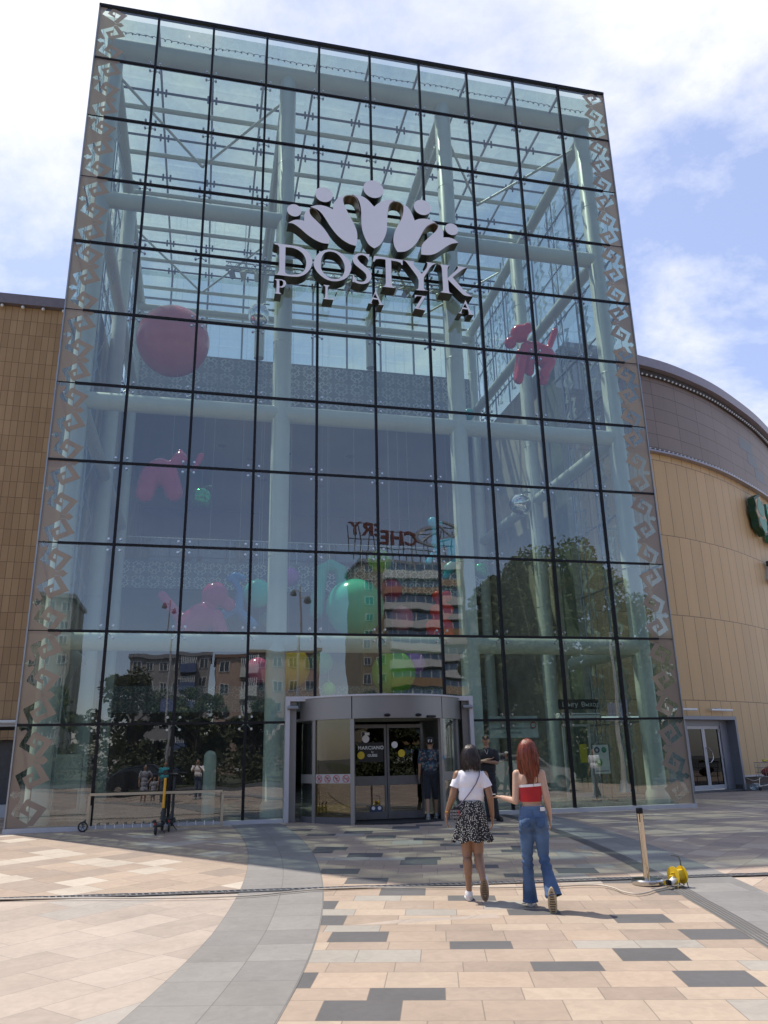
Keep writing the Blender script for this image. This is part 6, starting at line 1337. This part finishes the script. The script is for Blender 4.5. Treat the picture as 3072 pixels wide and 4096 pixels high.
hg = leaves(22000, [((x*.9-18, -38+math.sin(x*2.1)*.6, .9+.5*math.sin(x*1.7)), 1.25) for x in range(64)], .12, random.Random(5)).build('hedge', LM[0], smooth=0); tag(hg, 'dark continuous hedge of shrubs along the far road', 'hedge', kind='stuff')
def block(name, label, x0, x1, y, h, wall, bands, nfl, nwin, roofm, side=12, balc=None, z0=-.3):
    b = thing(name, label, 'building'); MB().box((x0, y-side, z0), (x1, y, h)).build('wall', wall, b, smooth=0)
    MB().box((x0-.3, y-side-.3, h+.001), (x1+.3, y+.3, h+.5)).build('roof', roofm, b, smooth=0)
    fh = h/nfl
    for f in range(nfl):
        z = f*fh+fh*.35
        for k in range(nwin):
            xx = x0+(k+.5)*(x1-x0)/nwin; ww = (x1-x0)/nwin*.3
            if balc and balc[0] < xx < balc[1]: continue
            w_ = MB().box((xx-ww, y+.001, z), (xx+ww, y+.06, z+fh*.48)).build('window', M_FRAMEW, b, smooth=0)
            MB().box((xx-ww+.12, y+.061, z+.1), (xx-.05, y+.08, z+fh*.48-.1)).box((xx+.05, y+.061, z+.1), (xx+ww-.12, y+.08, z+fh*.48-.1)).build('pane', M_WINP, w_, smooth=0)
        if balc:
            B = MB().bbox((balc[0], y+.001, z-.75), (balc[1], y+1.6, z+.45), .05).build('balcony', bands[f % len(bands)], b, smooth=0)
            MB().box((balc[0]+.2, y+.1, z+.451), (balc[1]-.2, y+1.3, z+fh*.55)).build('balcony_glazing', M_WINP2, B, smooth=0)
            mm = MB()
            for q in range(9): xx = balc[0]+.2+(balc[1]-balc[0]-.4)*q/8; mm.box((xx-.06, y+1.29, z+.451), (xx+.06, y+1.36, z+fh*.55))
            mm.build('balcony_frame', M_FRAMEW, B, smooth=0)
    return b
M_FRAMEW = PM('window_frame', (.6, .6, .58), .5); M_WINP = PM('window_glass', (.06, .075, .10), .12, .3); M_WINP2 = PM('balcony_glass', (.09, .14, .22), .15, .3)
M_OCH = PM('ochre_concrete', (.27, .22, .145), .85, var=.12, scale=.3); M_BW = PM('balcony_white', (.60, .60, .58), .7); M_BO = PM('balcony_ochre', (.36, .22, .12), .8)
b1 = block('tower_block', 'tall ochre apartment block with white balconies and a roof sign', 26.6, 44.5, -100, 31.5, M_OCH, [M_BW, M_BO, M_BW], 12, 8, M_GREY, balc=(31.2, 43.5))
t = thing('roof_sign', 'red rooftop lettering and oval emblem on a steel frame', 'sign', (0, -100, 32))
textmesh('CHERY', 3.2, .25, 'letters', PM('sign_red2', (.13, .02, .015), .6), Matrix(((-1, 0, 0, 31), (0, 0, 1, 0), (0, 1, 0, 3.6), (0, 0, 0, 1))), t, .08, space=1.05)
em = MB().path([(39.2+3.3*math.cos(a), .0, 4.2+1.5*math.sin(a)) for a in [2*math.pi*k/32 for k in range(32)]], .3, 6, closed=True); em.path([(36.8, 0, 3.2), (39.2, 0, 5.0), (41.6, 0, 3.2)], .28, 6); em.build('emblem', PM('emblem_silver', (.4, .4, .42), .35, .8), t)
lg = MB()
for k in range(16): lg.tube((25.6+k*1.05, -.3, 0), (25.6+k*1.05+(.3 if k % 2 else -.3), 0, 4.2), .1, n=5)
for z in (1.9, 4.8): lg.tube((25.4, -.2, z), (41.8, -.2, z), .09, n=5)
lg.build('steel_frame', M_GREYD, t)
block('apartment_tower', 'tall narrow grey-beige apartment tower at the far left', -16.8, -12.2, -80, 20.6, PM('tower_beige', (.36, .34, .29), .85, var=.1, scale=.3), [M_BW], 9, 3, M_GREY, 10)
block('apartment_block', 'grey apartment block with blue balconies behind the trees', -6.0, 4.3, -90, 15.2, PM('block_grey', (.30, .29, .30), .85, var=.1, scale=.3), [PM('balcony_blue', (.08, .12, .25), .7)], 6, 6, M_GREY, 10, balc=(.3, 2.6))
block('brick_building', 'pink and brown building with curved bay windows', 5.2, 18.2, -85, 14.2, PM('pinkish_wall', (.42, .30, .25), .85, var=.12, scale=.3), [M_BW], 5, 6, PM('brown_roof', (.22, .13, .10), .8), 10, balc=(8.2, 10.4))
block('grey_block', 'plain grey building end right of the tall block', 45.5, 52, -95, 22, PM('plain_grey', (.32, .31, .30), .85), [M_BW], 8, 3, M_GREY, 10)
def lamp(label, x, y, h, n=2, banner=False, base=False):
    t = thing('street_lamp', label, 'street lamp', (x, y, -.35), 0, 'lamp posts on the square'); MB().path([(0, 0, 0), (0, 0, h)], [.11, .055], 12).build('pole', PMC('lamp_pole', (.45, .46, .48), .45, metal=.3), t)
    for k in range(n):
        s_ = 1 if k % 2 else -1; z = h-.3-.35*k
        MB().path([(0, 0, z), (s_*.35, .1, z+.05)], .03, 6).build('arm', PMC('lamp_pole', (.45, .46, .48)), t); MB().lathe([(.04, 0), (.1, -.06), (.2, -.3), (.19, -.33)], 14, Matrix.Translation((s_*.38, .12, z+.08)) @ Matrix.Rotation(R(-35), 4, 'X')).build('floodlight', PMC('lamp_head', (.25, .26, .28), .4, metal=.5), t)
    if banner: MB().box((-.5, -.02, h*.42), (-.08, .02, h*.42+.9)).box((.08, -.02, h*.42), (.5, .02, h*.42+.9)).build('banner', PMC('banner_blue', (.10, .12, .30)), t, smooth=0)
    if base: MB().lathe([(.3, 0), (.26, .1), (.15, .4), (.13, .5)], 14).build('base', PMC('lamp_pole', (.45, .46, .48)), t)
lamp('grey lamp post with two floodlights on the right side of the square', 21.8, -14, 7.0, 2, True, True)
lamp('tall lamp post with two floodlights before the grey apartment block', 1.2, -41, 13.0, 2, True)
lamp('slim lamp post with one floodlight right of the tall one', 8.35, -21, 10.2, 2)
def car(label, loc, rz, paint, grp='cars parked across the square'):
    c = thing('parked_car', label, 'car', loc, rz, grp)
    prof = [(-2.2, .35), (-2.25, .7), (-2.05, .95), (-1.95, 1.05), (-1.2, 1.55), (.4, 1.6), (1.15, 1.08), (2.1, .95), (2.3, .7), (2.28, .35)]
    rings = []
    for y, s_, dz in ((-.88, .96, -.02), (-.8, 1, 0), (0, 1, .02), (.8, 1, 0), (.88, .96, -.02)):
        rings.append([(x*s_, y*(1 if z < 1.06 else .84), z+dz*(1 if z > .5 else 0)) for x, z in prof])
    MB().ring(rings).build('body', paint, c, smooth=40, fix=True)
    for y in (-.79, .79): MB().prism([[(-1.75, 1.1), (-1.15, 1.48), (.35, 1.5), (.95, 1.1)]], y-.015, y+.015).build('side_window', M_WINP, c, smooth=0)
    for x, z in ((-1.45, 0), (1.45, 0)):
        for y in (-.86, .86):
            w_ = MB().lathe([(.2, -.11), (.33, -.1), (.34, 0), (.33, .1), (.2, .11)], 24, Matrix.Translation((x, y, .34)) @ Matrix.Rotation(R(90), 4, 'X')).build('wheel', M_BLACK, c); MB().lathe([(.01, -.115), (.2, -.112), (.2, .112), (.01, .115)], 16, Matrix.Translation((x, y, .34)) @ Matrix.Rotation(R(90), 4, 'X')).build('rim', M_STEEL, w_)
    for y in (-.62, .62): MB().ell((2.2, y, .74), (.1, .18, .07)).build('headlight', M_PAPER, c)
    return c
car('silver car parked at the right side of the square', (18.2, -16.6, -.33), R(12), PM('paint_silver', (.55, .57, .58), .25, .5, coat=1))
car('dark car parked before the hedge at the left', (.6, -31.0, -.33), R(4), PM('paint_dark', (.02, .022, .028), .2, .3, coat=1))
struct('road', strip(lambda y: -200, lambda y: 200, [-37, -30.05], .01), PM('asphalt', (.07, .07, .072), .9, var=.2, scale=.4, bump=.3))
struct('pavement', strip(lambda y: -200, lambda y: 200, [-100, -37.05], .0), PM('grassy_ground', (.06, .07, .035), .9, var=.3, scale=.2))
